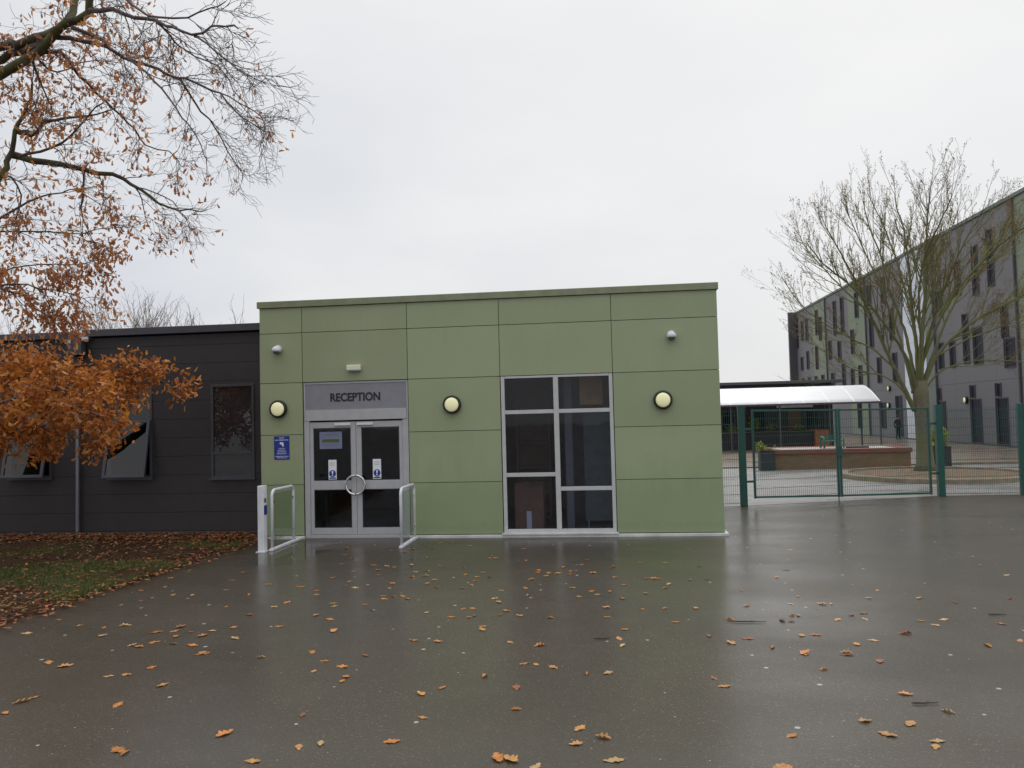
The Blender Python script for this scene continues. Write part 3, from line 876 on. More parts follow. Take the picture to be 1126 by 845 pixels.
def leaves_np(P0, scale, nr, up_bias=0., droop=0., outline='oak'):
    """arrays for a cloud of folded leaves at points P0 (n,3)"""
    n = len(P0)
    if outline == 'oak':
        out = np.array([(0, 0), (.2, .13), (.34, .10), (.5, .24), (.63, .16), (.8, .22), (1, 0)])
    else:
        out = np.array([(0, 0), (.3, .07), (.5, .1), (.7, .09), (.82, .06), (.92, .03), (1, 0)])
    k = len(out)
    left = np.c_[out, np.zeros(k)]; right = left * np.array([1, -1, 1])
    fold = nr.uniform(.1, .9, n); curl = nr.uniform(-.3, .7, n)
    base = np.concatenate([left, right[1:-1]])                # 12 verts
    V = np.repeat(base[None], n, 0).copy()
    V[:, :, 2] = np.abs(base[None, :, 1]) * fold[:, None] - curl[:, None] * base[None, :, 0] ** 2 * .5
    # random orientation
    a = nr.uniform(0, 2 * np.pi, n)
    b = nr.normal(-droop, .7, n)
    c = nr.uniform(-np.pi, np.pi, n) * (1 - up_bias)
    ca, sa, cb, sb, cc, sc = np.cos(a), np.sin(a), np.cos(b), np.sin(b), np.cos(c), np.sin(c)
    X = np.stack([ca * cb, sa * cb, sb], 1)
    Y0 = np.stack([-sa, ca, 0 * a], 1); Z0 = np.cross(X, Y0)
    Y = Y0 * cc[:, None] + Z0 * sc[:, None]; Z = np.cross(X, Y)
    s = scale if hasattr(scale, '__len__') else nr.uniform(scale * .7, scale * 1.25, n)
    V = V * np.asarray(s)[:, None, None]
    Wd = V[:, :, 0:1] * X[:, None] + V[:, :, 1:2] * Y[:, None] + V[:, :, 2:3] * Z[:, None] + P0[:, None]
    m_ = base.shape[0]
    fl = list(range(k)); fr = [0] + list(range(k, k + k - 2)) + [k - 1]
    Fi = np.array([fl, fr[::-1]])
    F = (np.arange(n) * m_)[:, None, None] + Fi[None]
    return Wd.reshape(-1, 3), F.reshape(-1), k

def brush(P0, name, scale, mat, parent, nr, **kw):
    V, F, k = leaves_np(np.asarray(P0), scale, nr, **kw)
    return raw_mesh(name, V, F, k, mat, parent)

# raised brick bed
R_ = thing('raised_bed', (8.4, 16.9, 0), 'raised brick bed with red coping beyond the gate', 'planter')
MB().box(6.08, 10.8, 15.86, 18.5, 0, .56).build('brick_wall', 'brick', R_)
cpb = MB(); cpb.box(6.03, 10.85, 15.8, 16.1, .565, .72); cpb.box(6.03, 10.85, 18.25, 18.55, .565, .72); cpb.box(6.03, 6.33, 16.102, 18.248, .565, .72); cpb.box(10.55, 10.85, 16.102, 18.248, .565, .72)
cpb.build('coping', 'brick_cope', R_, bevel=.008)
MB().box(6.332, 10.548, 16.104, 18.246, .565, .70).build('gravel_top', 'paving_top', R_)
def plant_cloud(name, cx, cy, z, r, h, n, size, label, cat, loc=None, group=None):
    t = thing(name, (cx, cy, z), label, cat, group)
    P0 = []; st = MB()
    for i in range(max(5, n // 25)):
        a = nrng.uniform(0, 2 * PI); l = nrng.uniform(.3, 1)
        tip = np.array([cx + math.cos(a) * r * l, cy + math.sin(a) * r * l, z + h * nrng.uniform(.5, 1)])
        b0 = np.array([cx, cy, z]); mid_ = (b0 + tip) / 2 + np.array([0, 0, h * .12])
        st.tube([b0, mid_, tip], [.008, .006, .003], 4)
        for q in range(25):
            u = nrng.uniform(.3, 1) ; pnt = b0 * (1 - u) ** 2 + 2 * mid_ * u * (1 - u) + tip * u * u
            P0.append(pnt + nrng.normal(0, .03, 3))
    st.build('stem', 'twig_dark', t)
    brush(P0, 'foliage', size, 'yellow_plant', t, nrng, outline='blade', droop=.1)
    return t
def planter(name, x0, x1, y0, y1, h, label):
    t = thing(name, ((x0 + x1) / 2, (y0 + y1) / 2, 0), label, 'planter')
    m = MB(); m.box(x0, x1, y0, y0 + .04, 0, h); m.box(x0, x1, y1 - .04, y1, 0, h); m.box(x0, x0 + .04, y0 + .041, y1 - .041, 0, h); m.box(x1 - .04, x1, y0 + .041, y1 - .041, 0, h)
    m.build('box', 'planter_black', t, bevel=.006)
    MB().box(x0 + .041, x1 - .041, y0 + .041, y1 - .041, .02, h - .06).build('soil', 'inside_dark', t)
    m = MB(); m.box(x0 - .02, x1 + .02, y0 - .02, y0 + .05, h + .001, h + .03); m.box(x0 - .02, x1 + .02, y1 - .05, y1 + .02, h + .001, h + .03); m.build('rim', 'planter_black' if x1 - x0 < 2 else 'kerb_stone', t)
planter('planter', 5.5, 6.0, 15.5, 16.0, .7, 'black square planter at left end of the raised brick bed')
plant_cloud('leafy_plant', 5.72, 15.75, .64, .32, .42, 160, .16, 'yellow-green plant growing in the black square planter', 'plant')
planter('planter', 1.8, 11.2, 31.0, 31.8, 1.0, 'long dark planter in front of the charcoal building')
bw = MB().box(11.22, 11.95, 30.7, 31.9, .05, 1.06).build('brick_pier', 'brick_end', loc=(11.6, 31.3, 0), bevel=.01)
tag(bw, 'orange brick pier at right end of the long dark planter', 'pier')
for i, (xx, rr, hh, lb) in enumerate(((6.9, .5, .5, 'low yellowish plant at left end of the long dark planter'), (8.1, .35, .85, 'tall pale-flecked plant in the long dark planter left of the brown door'), (8.9, .45, .5, 'spreading plant in the long dark planter beside the tall pale-flecked one'), (10.55, .35, .4, 'small plant in the long dark planter close to the brick pier'))):
    plant_cloud('leafy_plant', xx, 31.4, .95, rr, hh, 180, .2, lb, 'plant', group='plants in the long dark planter')
# bench and dark plank on the bed
t = thing('bench', (9.0, 17.0, .7), 'small green metal bench standing on the raised brick bed', 'bench')
def bench_at(x0, x1, y0, y1, z):
    for xx in (x0, x1):
        m = MB(); m.tube([(xx, y0, z), (xx, y0, z + .34), (xx, y0 + .05, z + .42), (xx, y1 - .05, z + .42), (xx, y1, z + .34), (xx, y1, z)], .03, 8)
        m.build('leg', 'bench_green', t, smooth=True)
    s = MB()
    for k_ in range(4): s.box(x0 + .02, x1 - .02, y0 + .03 + k_ * .11, y0 + .12 + k_ * .11, z + .26, z + .29)
    s.build('seat', 'bench_green', t)
    s = MB()
    for k_ in range(2): s.box(x0 + .02, x1 - .02, y1 - .02, y1, z + .36 + k_ * .1 - .06, z + .42 + k_ * .1 - .06)
    s.build('backrest', 'bench_green', t)
bench_at(8.05, 8.75, 16.7, 17.2, .702)
tag(MB().box(8.85, 9.65, 16.7, 16.85, .702, .76).build('plank', 'planter_black', loc=(9.8, 16.8, .702), bevel=.01), 'dark plank lying on the raised bed right of the green bench', 'plank')
planter('planter', 11.7, 12.2, 15.9, 16.4, .7, 'black square planter right of the bare tree')
plant_cloud('leafy_plant', 11.95, 16.1, .64, .4, .75, 200, .22, 'yellow-green shrub in the black planter right of the bare tree', 'plant')

# tree pit
t = thing('tree_pit', (10.0, 11.7, 0), 'round kerbed bed of bark around the bare tree', 'tree pit')
MB().lathe_z(10.0, 11.7, 0, [(2.72, 0), (2.70, .13), (2.66, .15), (2.48, .15), (2.46, .08)], 72).build('kerb_ring', 'kerb_stone', t, smooth=False)
MB().lathe_z(10.0, 11.7, 0, [(2.46, .09), (1.8, .11), (.9, .14), (.0, .16)], 48).build('bark_mulch', 'mulch', t, smooth=True)

# ------------------------------------------------------------------ tall block on the right
H_ = thing('tall_block', (26, 48, 0), 'four storey grey and green hall block on the right', 'building')
ZT = 12.25
bands = [(14, 26.8, 'tall_green'), (26.82, 36.9, 'tall_grey'), (36.92, 38.3, 'tall_teal'), (38.32, 42.0, 'tall_glazing'), (42.02, 49.2, 'tall_grey'), (49.22, 49.8, 'tall_teal'), (49.82, 54.1, 'tall_green'), (54.12, 60.4, 'tall_grey'), (60.42, 61.0, 'tall_teal'), (61.02, 65.6, 'tall_green'), (65.62, 72.0, 'tall_grey')]
for y0, y1, mt in bands:
    m = MB()
    zs = [.12, 3.45, 6.4, 9.35, ZT]
    n = max(1, round((y1 - y0) / 2.4))
    for i in range(n):
        a, b = y0 + (y1 - y0) * i / n, y0 + (y1 - y0) * (i + 1) / n
        for k_ in range(4): m.box(20.0, 20.1, a + .006, b - .006, zs[k_] + .006, zs[k_ + 1] - .006)
    m.build('cladding', mt, H_)
m = MB(); m.box(20.11, 32, 14, 72, 0, ZT); m.build('wall', 'tall_dark', H_)
m = MB(); m.box(19.92, 32.1, 13.9, 72.1, ZT + .005, ZT + .2); m.build('roof', 'tall_teal', H_, bevel=.02)
MB().box(19.95, 20.1, 14, 72, 0, .115).build('base_trim', 'tall_dark', H_)
MB().box(19.25, 20.4, 72.0, 72.4, 0, ZT + .2).build('end_fin', 'tall_dark', H_)
for yy in (36.75, 49.5, 60.7, 26.9):
    MB().tube([(19.93, yy, ZT), (19.93, yy, .1)], .06, 8).build('drainpipe', 'tall_dark', H_)
def slot(yc, z0, z1, wd=.5):
    o = MB().box(19.955, 19.998, yc - wd / 2, yc + wd / 2, z0, z1).build('window', 'tall_dark', H_)
    MB().box(19.948, 19.953, yc - wd / 2 + .05, yc + wd / 2 - .05, z0 + .05, z1 - .05).build('pane', 'window_dark', o)
    fin = MB().box(19.86, 19.954, yc + wd / 2 + .002, yc + wd / 2 + .04, z0, z1).build('fin', 'tall_dark', o)
for yc, z0, z1, wd in [(36.2, .66, 2.5, .95), (36.45, 2.55, 3.3, .4), (31.7, .15, 2.55, 1.05), (32.0, 2.6, 3.3, .4), (28.8, .15, 2.55, 1.05), (29.1, 2.6, 3.3, .4),
    (29.25, 8.3, 11.3, .5), (28.1, 5.5, 7.3, .5), (27.75, 4.0, 5.5, .85), (32.5, 4.5, 7.3, .5), (31.1, 4.4, 6.4, .85), (35.8, 7.6, 9.1, .8), (31.0, 8.1, 10.8, .5), (34.3, 4.4, 6.0, .5), (35.9, 4.4, 6.0, .5), (33.2, 8.4, 10.4, .5), (25.2, 8.3, 10.4, .5), (24.6, 4.4, 6.4, .5),
    (43.6, 3.9, 6.0, .6), (43.9, 6.9, 9.1, .6), (46.4, .7, 2.6, .8), (46.8, 4.0, 5.9, .6), (48.2, 6.7, 9.0, .6), (45.3, 9.7, 11.6, .6), (48.4, 9.9, 11.5, .6), (43.2, .2, 3.0, .9),
    (51.2, 3.9, 5.6, .6), (52.9, 6.6, 8.6, .6), (51.5, 9.4, 11.4, .6), (51.8, .6, 2.8, .7), (53.2, 3.9, 5.4, .6),
    (55.6, 3.9, 6.0, .6), (58.9, 3.9, 5.4, .7), (55.4, 8.6, 11.6, .6), (57.6, 8.6, 11.6, .6), (59.4, 6.6, 8.3, .6), (56.6, 6.2, 8.0, .6),
    (62.2, 3.9, 5.4, .6), (64.0, 6.0, 8.2, .6), (62.4, 8.6, 10.8, .6), (64.6, 3.8, 5.4, .6), (63.6, 9.2, 11.6, .6),
    (67.2, 3.8, 5.4, .6), (69.6, 3.8, 5.4, .6), (71.2, 3.8, 5.2, .6), (67.4, 6.2, 8.0, .6), (69.8, 6.2, 7.6, .6), (67.4, 9.0, 11.2, .6), (71.4, 8.6, 11.8, .6), (69.2, 9.2, 11.2, .6)]:
    slot(yc, z0, z1, wd)
def far_lamp(yc, z, label):
    t = thing('wall_lamp', (20, yc, z), label, 'lamp', 'wall lamps on the tall block')
    m = MB()
    b = len(m.v)
    for x_, r_c in ((19.998, .2), (19.9, .2), (19.86, .15)):
        m.v += [(x_, yc + r_c * math.cos(2 * PI * k_ / 20), z + r_c * math.sin(2 * PI * k_ / 20)) for k_ in range(20)]
    for i in range(2):
        for k_ in range(20): m.f.append((b + i * 20 + k_, b + i * 20 + (k_ + 1) % 20, b + (i + 1) * 20 + (k_ + 1) % 20, b + (i + 1) * 20 + k_)); m.m.append(0)
    m.build('rim', 'black_plastic', t)
    m = MB(); m.v = [(19.855 - .05 * (1 - q), yc + .15 * q * math.cos(2 * PI * k_ / 20), z + .15 * q * math.sin(2 * PI * k_ / 20)) for q in (1, .6, .01) for k_ in range(20)]
    for i in range(2):
        for k_ in range(20): m.f.append((i * 20 + k_, i * 20 + (k_ + 1) % 20, (i + 1) * 20 + (k_ + 1) % 20, (i + 1) * 20 + k_)); m.m.append(0)
    m.build('lens', 'lens', t, smooth=True)
far_lamp(32.9, 2.5, 'round cream lamp on the tall block between its two nearest ground floor windows')
far_lamp(45.0, 3.55, 'cream lamp on the tall block just above the end of the white canopy')
far_lamp(45.2, 2.35, 'cream lamp on the tall block below another lamp near the person in black')

# ------------------------------------------------------------------ person in the courtyard
def person(x, y, z, hgt, face):
    bm = bmesh.new()
    J = {'pel': (0, 0, .52), 'bel': (0, .0, .60), 'che': (0, .01, .72), 'neck': (0, .0, .825), 'neck2': (0, -.005, .86), 'head': (0, -.012, .90), 'crown': (0, -.01, .975),
         'hl': (.05, 0, .49), 'kl': (.055, -.012, .27), 'al': (.06, .012, .045), 'tl': (.065, -.07, .018),
         'hr': (-.05, 0, .49), 'kr': (-.058, .005, .27), 'ar': (-.068, .03, .045), 'tr': (-.073, -.05, .018),
         'sl': (.105, .01, .795), 'el': (.14, .015, .62), 'wl': (.135, -.04, .48), 'ml': (.13, -.055, .43),
         'sr': (-.105, .01, .795), 'er': (-.145, .02, .62), 'wr': (-.14, -.03, .48), 'mr': (-.135, -.045, .43)}
    Rr = {'pel': .085, 'bel': .075, 'che': .088, 'neck': .045, 'neck2': .032, 'head': .052, 'crown': .036, 'hl': .06, 'kl': .038, 'al': .025, 'tl': .02, 'hr': .06, 'kr': .038, 'ar': .025, 'tr': .02,
          'sl': .042, 'el': .03, 'wl': .022, 'ml': .018, 'sr': .042, 'er': .03, 'wr': .022, 'mr': .018}
    E_ = [('pel', 'bel'), ('bel', 'che'), ('che', 'neck'), ('neck', 'neck2'), ('neck2', 'head'), ('head', 'crown'), ('pel', 'hl'), ('hl', 'kl'), ('kl', 'al'), ('al', 'tl'), ('pel', 'hr'), ('hr', 'kr'), ('kr', 'ar'), ('ar', 'tr'),
          ('che', 'sl'), ('sl', 'el'), ('el', 'wl'), ('wl', 'ml'), ('che', 'sr'), ('sr', 'er'), ('er', 'wr'), ('wr', 'mr')]
    names = list(J)
    me = bpy.data.meshes.new('person_body')
    me.from_pydata([tuple(c_ * hgt for c_ in J[k_]) for k_ in names], [(names.index(a), names.index(b)) for a, b in E_], [])
    tmp = bpy.data.objects.new('tmp', me); col.objects.link(tmp)
    tmp.modifiers.new('skin', 'SKIN'); 
    for i, k_ in enumerate(names):
        sv = me.skin_vertices[0].data[i]; sv.radius = (Rr[k_] * hgt, Rr[k_] * hgt * (.8 if k_ in ('pel', 'bel', 'che') else 1)); sv.use_root = (k_ == 'pel')
    sb = tmp.modifiers.new('sub', 'SUBSURF'); sb.levels = 2; sb.render_levels = 2
    bpy.context.view_layer.update()
    em = bpy.data.meshes.new_from_object(tmp.evaluated_get(bpy.context.evaluated_depsgraph_get()))
    bpy.data.objects.remove(tmp)
    em.materials.clear()
    for k_ in ('clothes', 'skin'): em.materials.append(M[k_])
    for p_ in em.polygons:
        c_ = p_.center / hgt
        p_.material_index = 1 if (c_.z > .845 or (c_.z < .465 and abs(c_.x) > .105)) else 0
        p_.use_smooth = True
    t = thing('person', (x, y, z), 'person in black clothes standing by the tall block beyond the gate', 'person')
    b = bpy.data.objects.new('body', em); col.objects.link(b); b.parent = t
    hm = MB(); hm.lathe_z(x, y + .012, z + .93 * hgt, [(.058 * hgt, -.035 * hgt), (.064 * hgt, .0), (.058 * hgt, .035 * hgt), (.035 * hgt, .058 * hgt), (0, .066 * hgt)], 16)
    hm.build('hair', 'hair', t, smooth=True)
    t.rotation_euler.z = face
person(19.25, 41.6, .05, 1.62, .3)

# ------------------------------------------------------------------ trees
def wander(p0, d0, length, n, wob, grav, rr, spread=None):
    """a path that wavers and bends towards gravity (or light when grav > 0)"""
    p = Vector(p0); d = Vector(d0).normalized(); pts = [p.copy()]
    st = length / n
    for i in range(n):
        d = (d + Vector((rr.gauss(0, wob), rr.gauss(0, wob), rr.gauss(0, wob) + grav))).normalized()
        p = p + d * st; pts.append(p.copy())
    return pts

def side_dir(t, rr, ang, bias=None):
    o = t.orthogonal().normalized(); q = t.cross(o)
    a = rr.uniform(0, 2 * PI)
    s = o * math.cos(a) + q * math.sin(a)
    if bias is not None: s = (s + bias).normalized()
    return (t * math.cos(ang) + s * math.sin(ang)).normalized()

def resample(pts, step):
    out = [Vector(pts[0])]
    for a, b in zip(pts[:-1], pts[1:]):
        a, b = Vector(a), Vector(b); n = max(1, int((b - a).length / step))
        for i in range(1, n + 1): out.append(a.lerp(b, i / n))
    return out

OAK = [
    ('a', [(-12.68, -1.85, 3.659), (-12.501, -3.5, 4.259), (-11.139, -3.622, 6.137), (-9.663, -3.744, 7.109), (-8.676, -3.867, 7.354), (-8.176, -3.989, 7.491), (-7.701, -4.111, 7.702), (-7.348, -4.233, 7.836), (-6.935, -4.356, 7.895), (-6.769, -4.478, 8.377), (-6.341, -4.6, 9.023)], 0.17, 0.04, 0.9, 0.5),
    ('a2', [(-7.372, -4.2, 7.855), (-7.37, -4.067, 8.106), (-7.336, -3.933, 8.668), (-7.355, -3.8, 9.494)], 0.06, 0.03, 0.7, 0.3),
    ('a3', [(-12.68, -1.85, 6.348), (-11.533, -3.4, 6.948), (-9.832, -3.56, 7.757), (-8.797, -3.72, 7.867), (-8.362, -3.88, 7.798), (-7.839, -4.04, 7.787), (-7.51, -4.2, 7.775)], 0.08, 0.06, 1.0, 0.6),
    ('a4', [(-9.975, -3.4, 7.482), (-8.915, -3.575, 7.735), (-8.552, -3.75, 7.738), (-8.14, -3.925, 7.665), (-7.78, -4.1, 7.674)], 0.06, 0.05, 0.9, 0.35),
    ('b', [(-6.904, -4.4, 7.882), (-6.488, -4.525, 7.795), (-6.083, -4.65, 7.597), (-5.701, -4.775, 7.465), (-5.391, -4.9, 7.281), (-5.065, -5.025, 7.11), (-4.733, -5.15, 7.104), (-4.481, -5.275, 7.055), (-4.282, -5.4, 6.932)], 0.035, 0.008, 0.7, 0.62),
    ('b2', [(-5.078, -5.0, 7.123), (-4.807, -5.15, 6.901), (-4.416, -5.3, 6.55), (-4.23, -5.45, 6.369), (-3.992, -5.6, 6.242)], 0.014, 0.006, 0.5, 0.75),
    ('b3', [(-5.686, -4.8, 7.452), (-5.574, -4.667, 7.3), (-5.523, -4.533, 7.248), (-5.364, -4.4, 7.135), (-5.11, -4.267, 7.012), (-4.944, -4.133, 6.739), (-4.824, -4.0, 6.592)], 0.016, 0.006, 0.5, 0.7),
    ('b4', [(-6.974, -5.0, 8.467), (-6.227, -5.167, 7.94), (-5.634, -5.333, 7.33), (-5.238, -5.5, 7.098), (-4.797, -5.667, 6.999), (-4.427, -5.833, 6.99), (-4.146, -6.0, 6.943)], 0.03, 0.006, 0.6, 0.6),
    ('c', [(-7.57, -4.1, 7.736), (-7.239, -4.036, 7.66), (-6.935, -3.973, 7.586), (-6.726, -3.909, 7.453), (-6.419, -3.845, 7.351), (-6.111, -3.782, 7.195), (-5.897, -3.718, 7.166), (-5.586, -3.655, 7.023), (-5.411, -3.591, 6.955), (-5.237, -3.527, 6.699), (-5.075, -3.464, 6.577), (-4.883, -3.4, 6.453)], 0.035, 0.007, 0.8, 0.62),
    ('c0', [(-7.219, -4.3, 7.715), (-6.998, -4.225, 7.655), (-6.885, -4.15, 7.591), (-6.798, -4.075, 7.488), (-6.668, -4.0, 7.42)], 0.028, 0.02, 0.9, 0.6),
    ('c2', [(-6.668, -4.0, 7.407), (-6.306, -4.167, 7.161), (-6.006, -4.333, 6.875), (-5.702, -4.5, 6.546), (-5.418, -4.667, 6.204), (-5.142, -4.833, 5.931), (-4.935, -5.0, 5.544)], 0.02, 0.006, 0.7, 0.62),
    ('c3', [(-5.991, -3.7, 7.181), (-5.926, -3.517, 6.996), (-5.841, -3.333, 6.816), (-5.723, -3.15, 6.614), (-5.63, -2.967, 6.335), (-5.545, -2.783, 6.133), (-5.575, -2.6, 5.961)], 0.018, 0.006, 0.5, 0.65),
    ('c4', [(-5.457, -3.5, 6.996), (-5.11, -3.675, 6.78), (-4.787, -3.85, 6.557), (-4.58, -4.025, 6.246), (-4.571, -4.2, 5.868)], 0.012, 0.005, 0.4, 0.75),
    ('d', [(-8.03, -3.9, 7.641), (-7.838, -3.733, 7.688), (-7.741, -3.567, 7.536), (-7.639, -3.4, 7.35), (-7.428, -3.233, 7.136), (-7.314, -3.067, 6.98), (-7.179, -2.9, 6.788), (-7.101, -2.733, 6.595), (-6.817, -2.567, 6.515), (-6.727, -2.4, 6.416)], 0.03, 0.007, 0.9, 0.6),
    ('d2', [(-8.102, -3.9, 7.606), (-7.99, -3.725, 7.431), (-7.826, -3.55, 7.536), (-7.508, -3.375, 7.728), (-7.179, -3.2, 7.71)], 0.016, 0.006, 1.0, 0.7),
    ('d3', [(-8.145, -3.9, 7.582), (-8.121, -3.8, 7.314), (-8.081, -3.7, 7.08), (-8.04, -3.6, 6.842)], 0.022, 0.006, 1.4, 0.8),
    ('e', [(-12.68, -1.85, 2.388), (-12.483, -3.5, 2.988), (-11.111, -3.48, 4.203), (-9.909, -3.46, 5.129), (-9.023, -3.44, 5.964), (-8.949, -3.42, 6.231), (-8.876, -3.4, 6.401), (-8.802, -3.38, 6.698), (-8.712, -3.36, 6.939), (-8.637, -3.34, 7.082), (-8.578, -3.32, 7.341), (-8.623, -3.3, 7.565)], 0.15, 0.012, 0.9, 0.35),
    ('e0', [(-8.865, -3.3, 6.717), (-8.593, -3.417, 6.671), (-8.384, -3.533, 6.546), (-8.192, -3.65, 6.656), (-7.859, -3.767, 6.672), (-7.307, -3.883, 6.643), (-6.741, -4.0, 6.69)], 0.05, 0.006, 1.0, 0.6),
    ('e1', [(-8.725, -3.4, 6.307), (-8.26, -3.56, 6.281), (-7.807, -3.72, 6.361), (-7.45, -3.88, 6.468), (-7.059, -4.04, 6.671), (-6.815, -4.2, 6.721)], 0.024, 0.008, 1.0, 0.6),
    ('e2', [(-8.986, -3.3, 6.385), (-8.629, -3.233, 6.285), (-8.301, -3.167, 6.243), (-7.896, -3.1, 6.153), (-7.475, -3.033, 6.062), (-7.188, -2.967, 5.908), (-6.915, -2.9, 5.697), (-6.67, -2.833, 5.544), (-6.363, -2.767, 5.501), (-6.099, -2.7, 5.517)], 0.06, 0.006, 1.0, 0.55),
    ('e3', [(-7.23, -2.9, 5.93), (-7.177, -2.767, 5.835), (-7.214, -2.633, 5.641), (-7.204, -2.5, 5.365)], 0.014, 0.005, 0.7, 0.7),
    ('e3b', [(-7.154, -2.9, 5.882), (-6.751, -3.025, 5.738), (-6.415, -3.15, 5.544), (-6.202, -3.275, 5.32), (-6.021, -3.4, 5.075)], 0.012, 0.005, 0.5, 0.45),
    ('e4', [(-7.981, -3.0, 6.189), (-8.036, -2.9, 5.848), (-8.153, -2.8, 5.65), (-8.084, -2.7, 5.278), (-8.06, -2.6, 5.108)], 0.018, 0.005, 1.0, 0.6),
    ('e5', [(-9.923, -3.1, 5.859), (-9.363, -3.025, 6.209), (-9.112, -2.95, 5.999), (-9.14, -2.875, 5.73), (-9.309, -2.8, 5.392)], 0.03, 0.006, 1.1, 0.6),
    ('f', [(-10.143, -3.2, 5.057), (-9.317, -3.08, 5.47), (-8.933, -2.96, 5.739), (-8.651, -2.84, 5.843), (-8.395, -2.72, 5.963), (-7.994, -2.6, 6.033)], 0.03, 0.006, 1.1, 0.6),
    ('g', [(-10.549, -3.1, 5.214), (-9.431, -2.94, 5.279), (-8.775, -2.78, 5.296), (-8.264, -2.62, 5.291), (-7.901, -2.46, 5.397), (-7.609, -2.3, 5.42)], 0.022, 0.005, 1.0, 0.55),
    ('h', [(-12.68, -1.85, 3.647), (-10.859, -3.1, 4.247), (-9.863, -2.983, 4.582), (-9.49, -2.867, 4.658), (-9.112, -2.75, 4.778), (-8.727, -2.633, 4.811), (-8.338, -2.517, 4.785), (-8.07, -2.4, 4.898)], 0.03, 0.006, 3.6, 0.95),
    ('h2', [(-9.848, -3.0, 4.362), (-9.306, -2.9, 4.47), (-8.838, -2.8, 4.378), (-8.445, -2.7, 4.318), (-8.126, -2.6, 4.13)], 0.02, 0.006, 3.2, 0.95),
    ('h3', [(-9.38, -3.0, 4.37), (-9.125, -2.833, 4.284), (-9.018, -2.667, 4.084), (-8.907, -2.5, 3.954)], 0.02, 0.006, 3.2, 0.95),
    ('k', [(-12.68, -1.85, 0.403), (-12.797, -3.2, 1.003), (-11.731, -3.0, 1.397), (-10.647, -2.8, 1.798), (-9.704, -2.6, 2.178), (-9.384, -2.4, 2.494), (-8.969, -2.2, 2.755), (-8.46, -2.0, 2.959), (-8.019, -1.8, 3.046), (-7.731, -1.6, 3.0), (-7.434, -1.4, 2.827)], 0.09, 0.012, 3, 0.95),
    ('k2', [(-10.309, -3.0, 2.228), (-9.541, -2.8, 2.783), (-9.228, -2.6, 3.044), (-8.902, -2.4, 3.147), (-8.484, -2.2, 3.191), (-8.134, -2.0, 3.222), (-7.821, -1.8, 3.194)], 0.04, 0.008, 3, 0.95),
    ('k3', [(-10.307, -3.0, 1.801), (-9.499, -2.85, 2.135), (-9.15, -2.7, 2.196), (-8.793, -2.55, 2.069), (-8.428, -2.4, 1.998)], 0.04, 0.008, 3, 0.9),
    ('k4', [(-10.626, -3.0, 2.522), (-9.899, -2.75, 2.868), (-9.788, -2.5, 3.022), (-9.828, -2.25, 3.186), (-9.862, -2.0, 3.279)], 0.03, 0.008, 3, 0.9),
    ('k5', [(-9.07, -2.6, 2.542), (-8.329, -2.867, 2.49), (-7.766, -3.133, 2.376), (-7.323, -3.4, 2.297)], 0.025, 0.008, 3, 0.9),
    ('k6', [(-8.903, -2.4, 2.703), (-8.635, -2.1, 2.854), (-8.348, -1.8, 2.933), (-8.294, -1.5, 2.786)], 0.025, 0.008, 3, 0.9),
    ('k7', [(-9.91, -3.1, 2.431), (-8.901, -3.4, 2.61), (-8.085, -3.7, 2.713), (-7.307, -4.0, 2.707)], 0.03, 0.008, 3, 0.95),
    ('k8', [(-9.997, -3.0, 2.22), (-9.649, -2.667, 2.091), (-9.516, -2.333, 2.021), (-9.447, -2.0, 1.979)], 0.03, 0.008, 3, 0.8)]
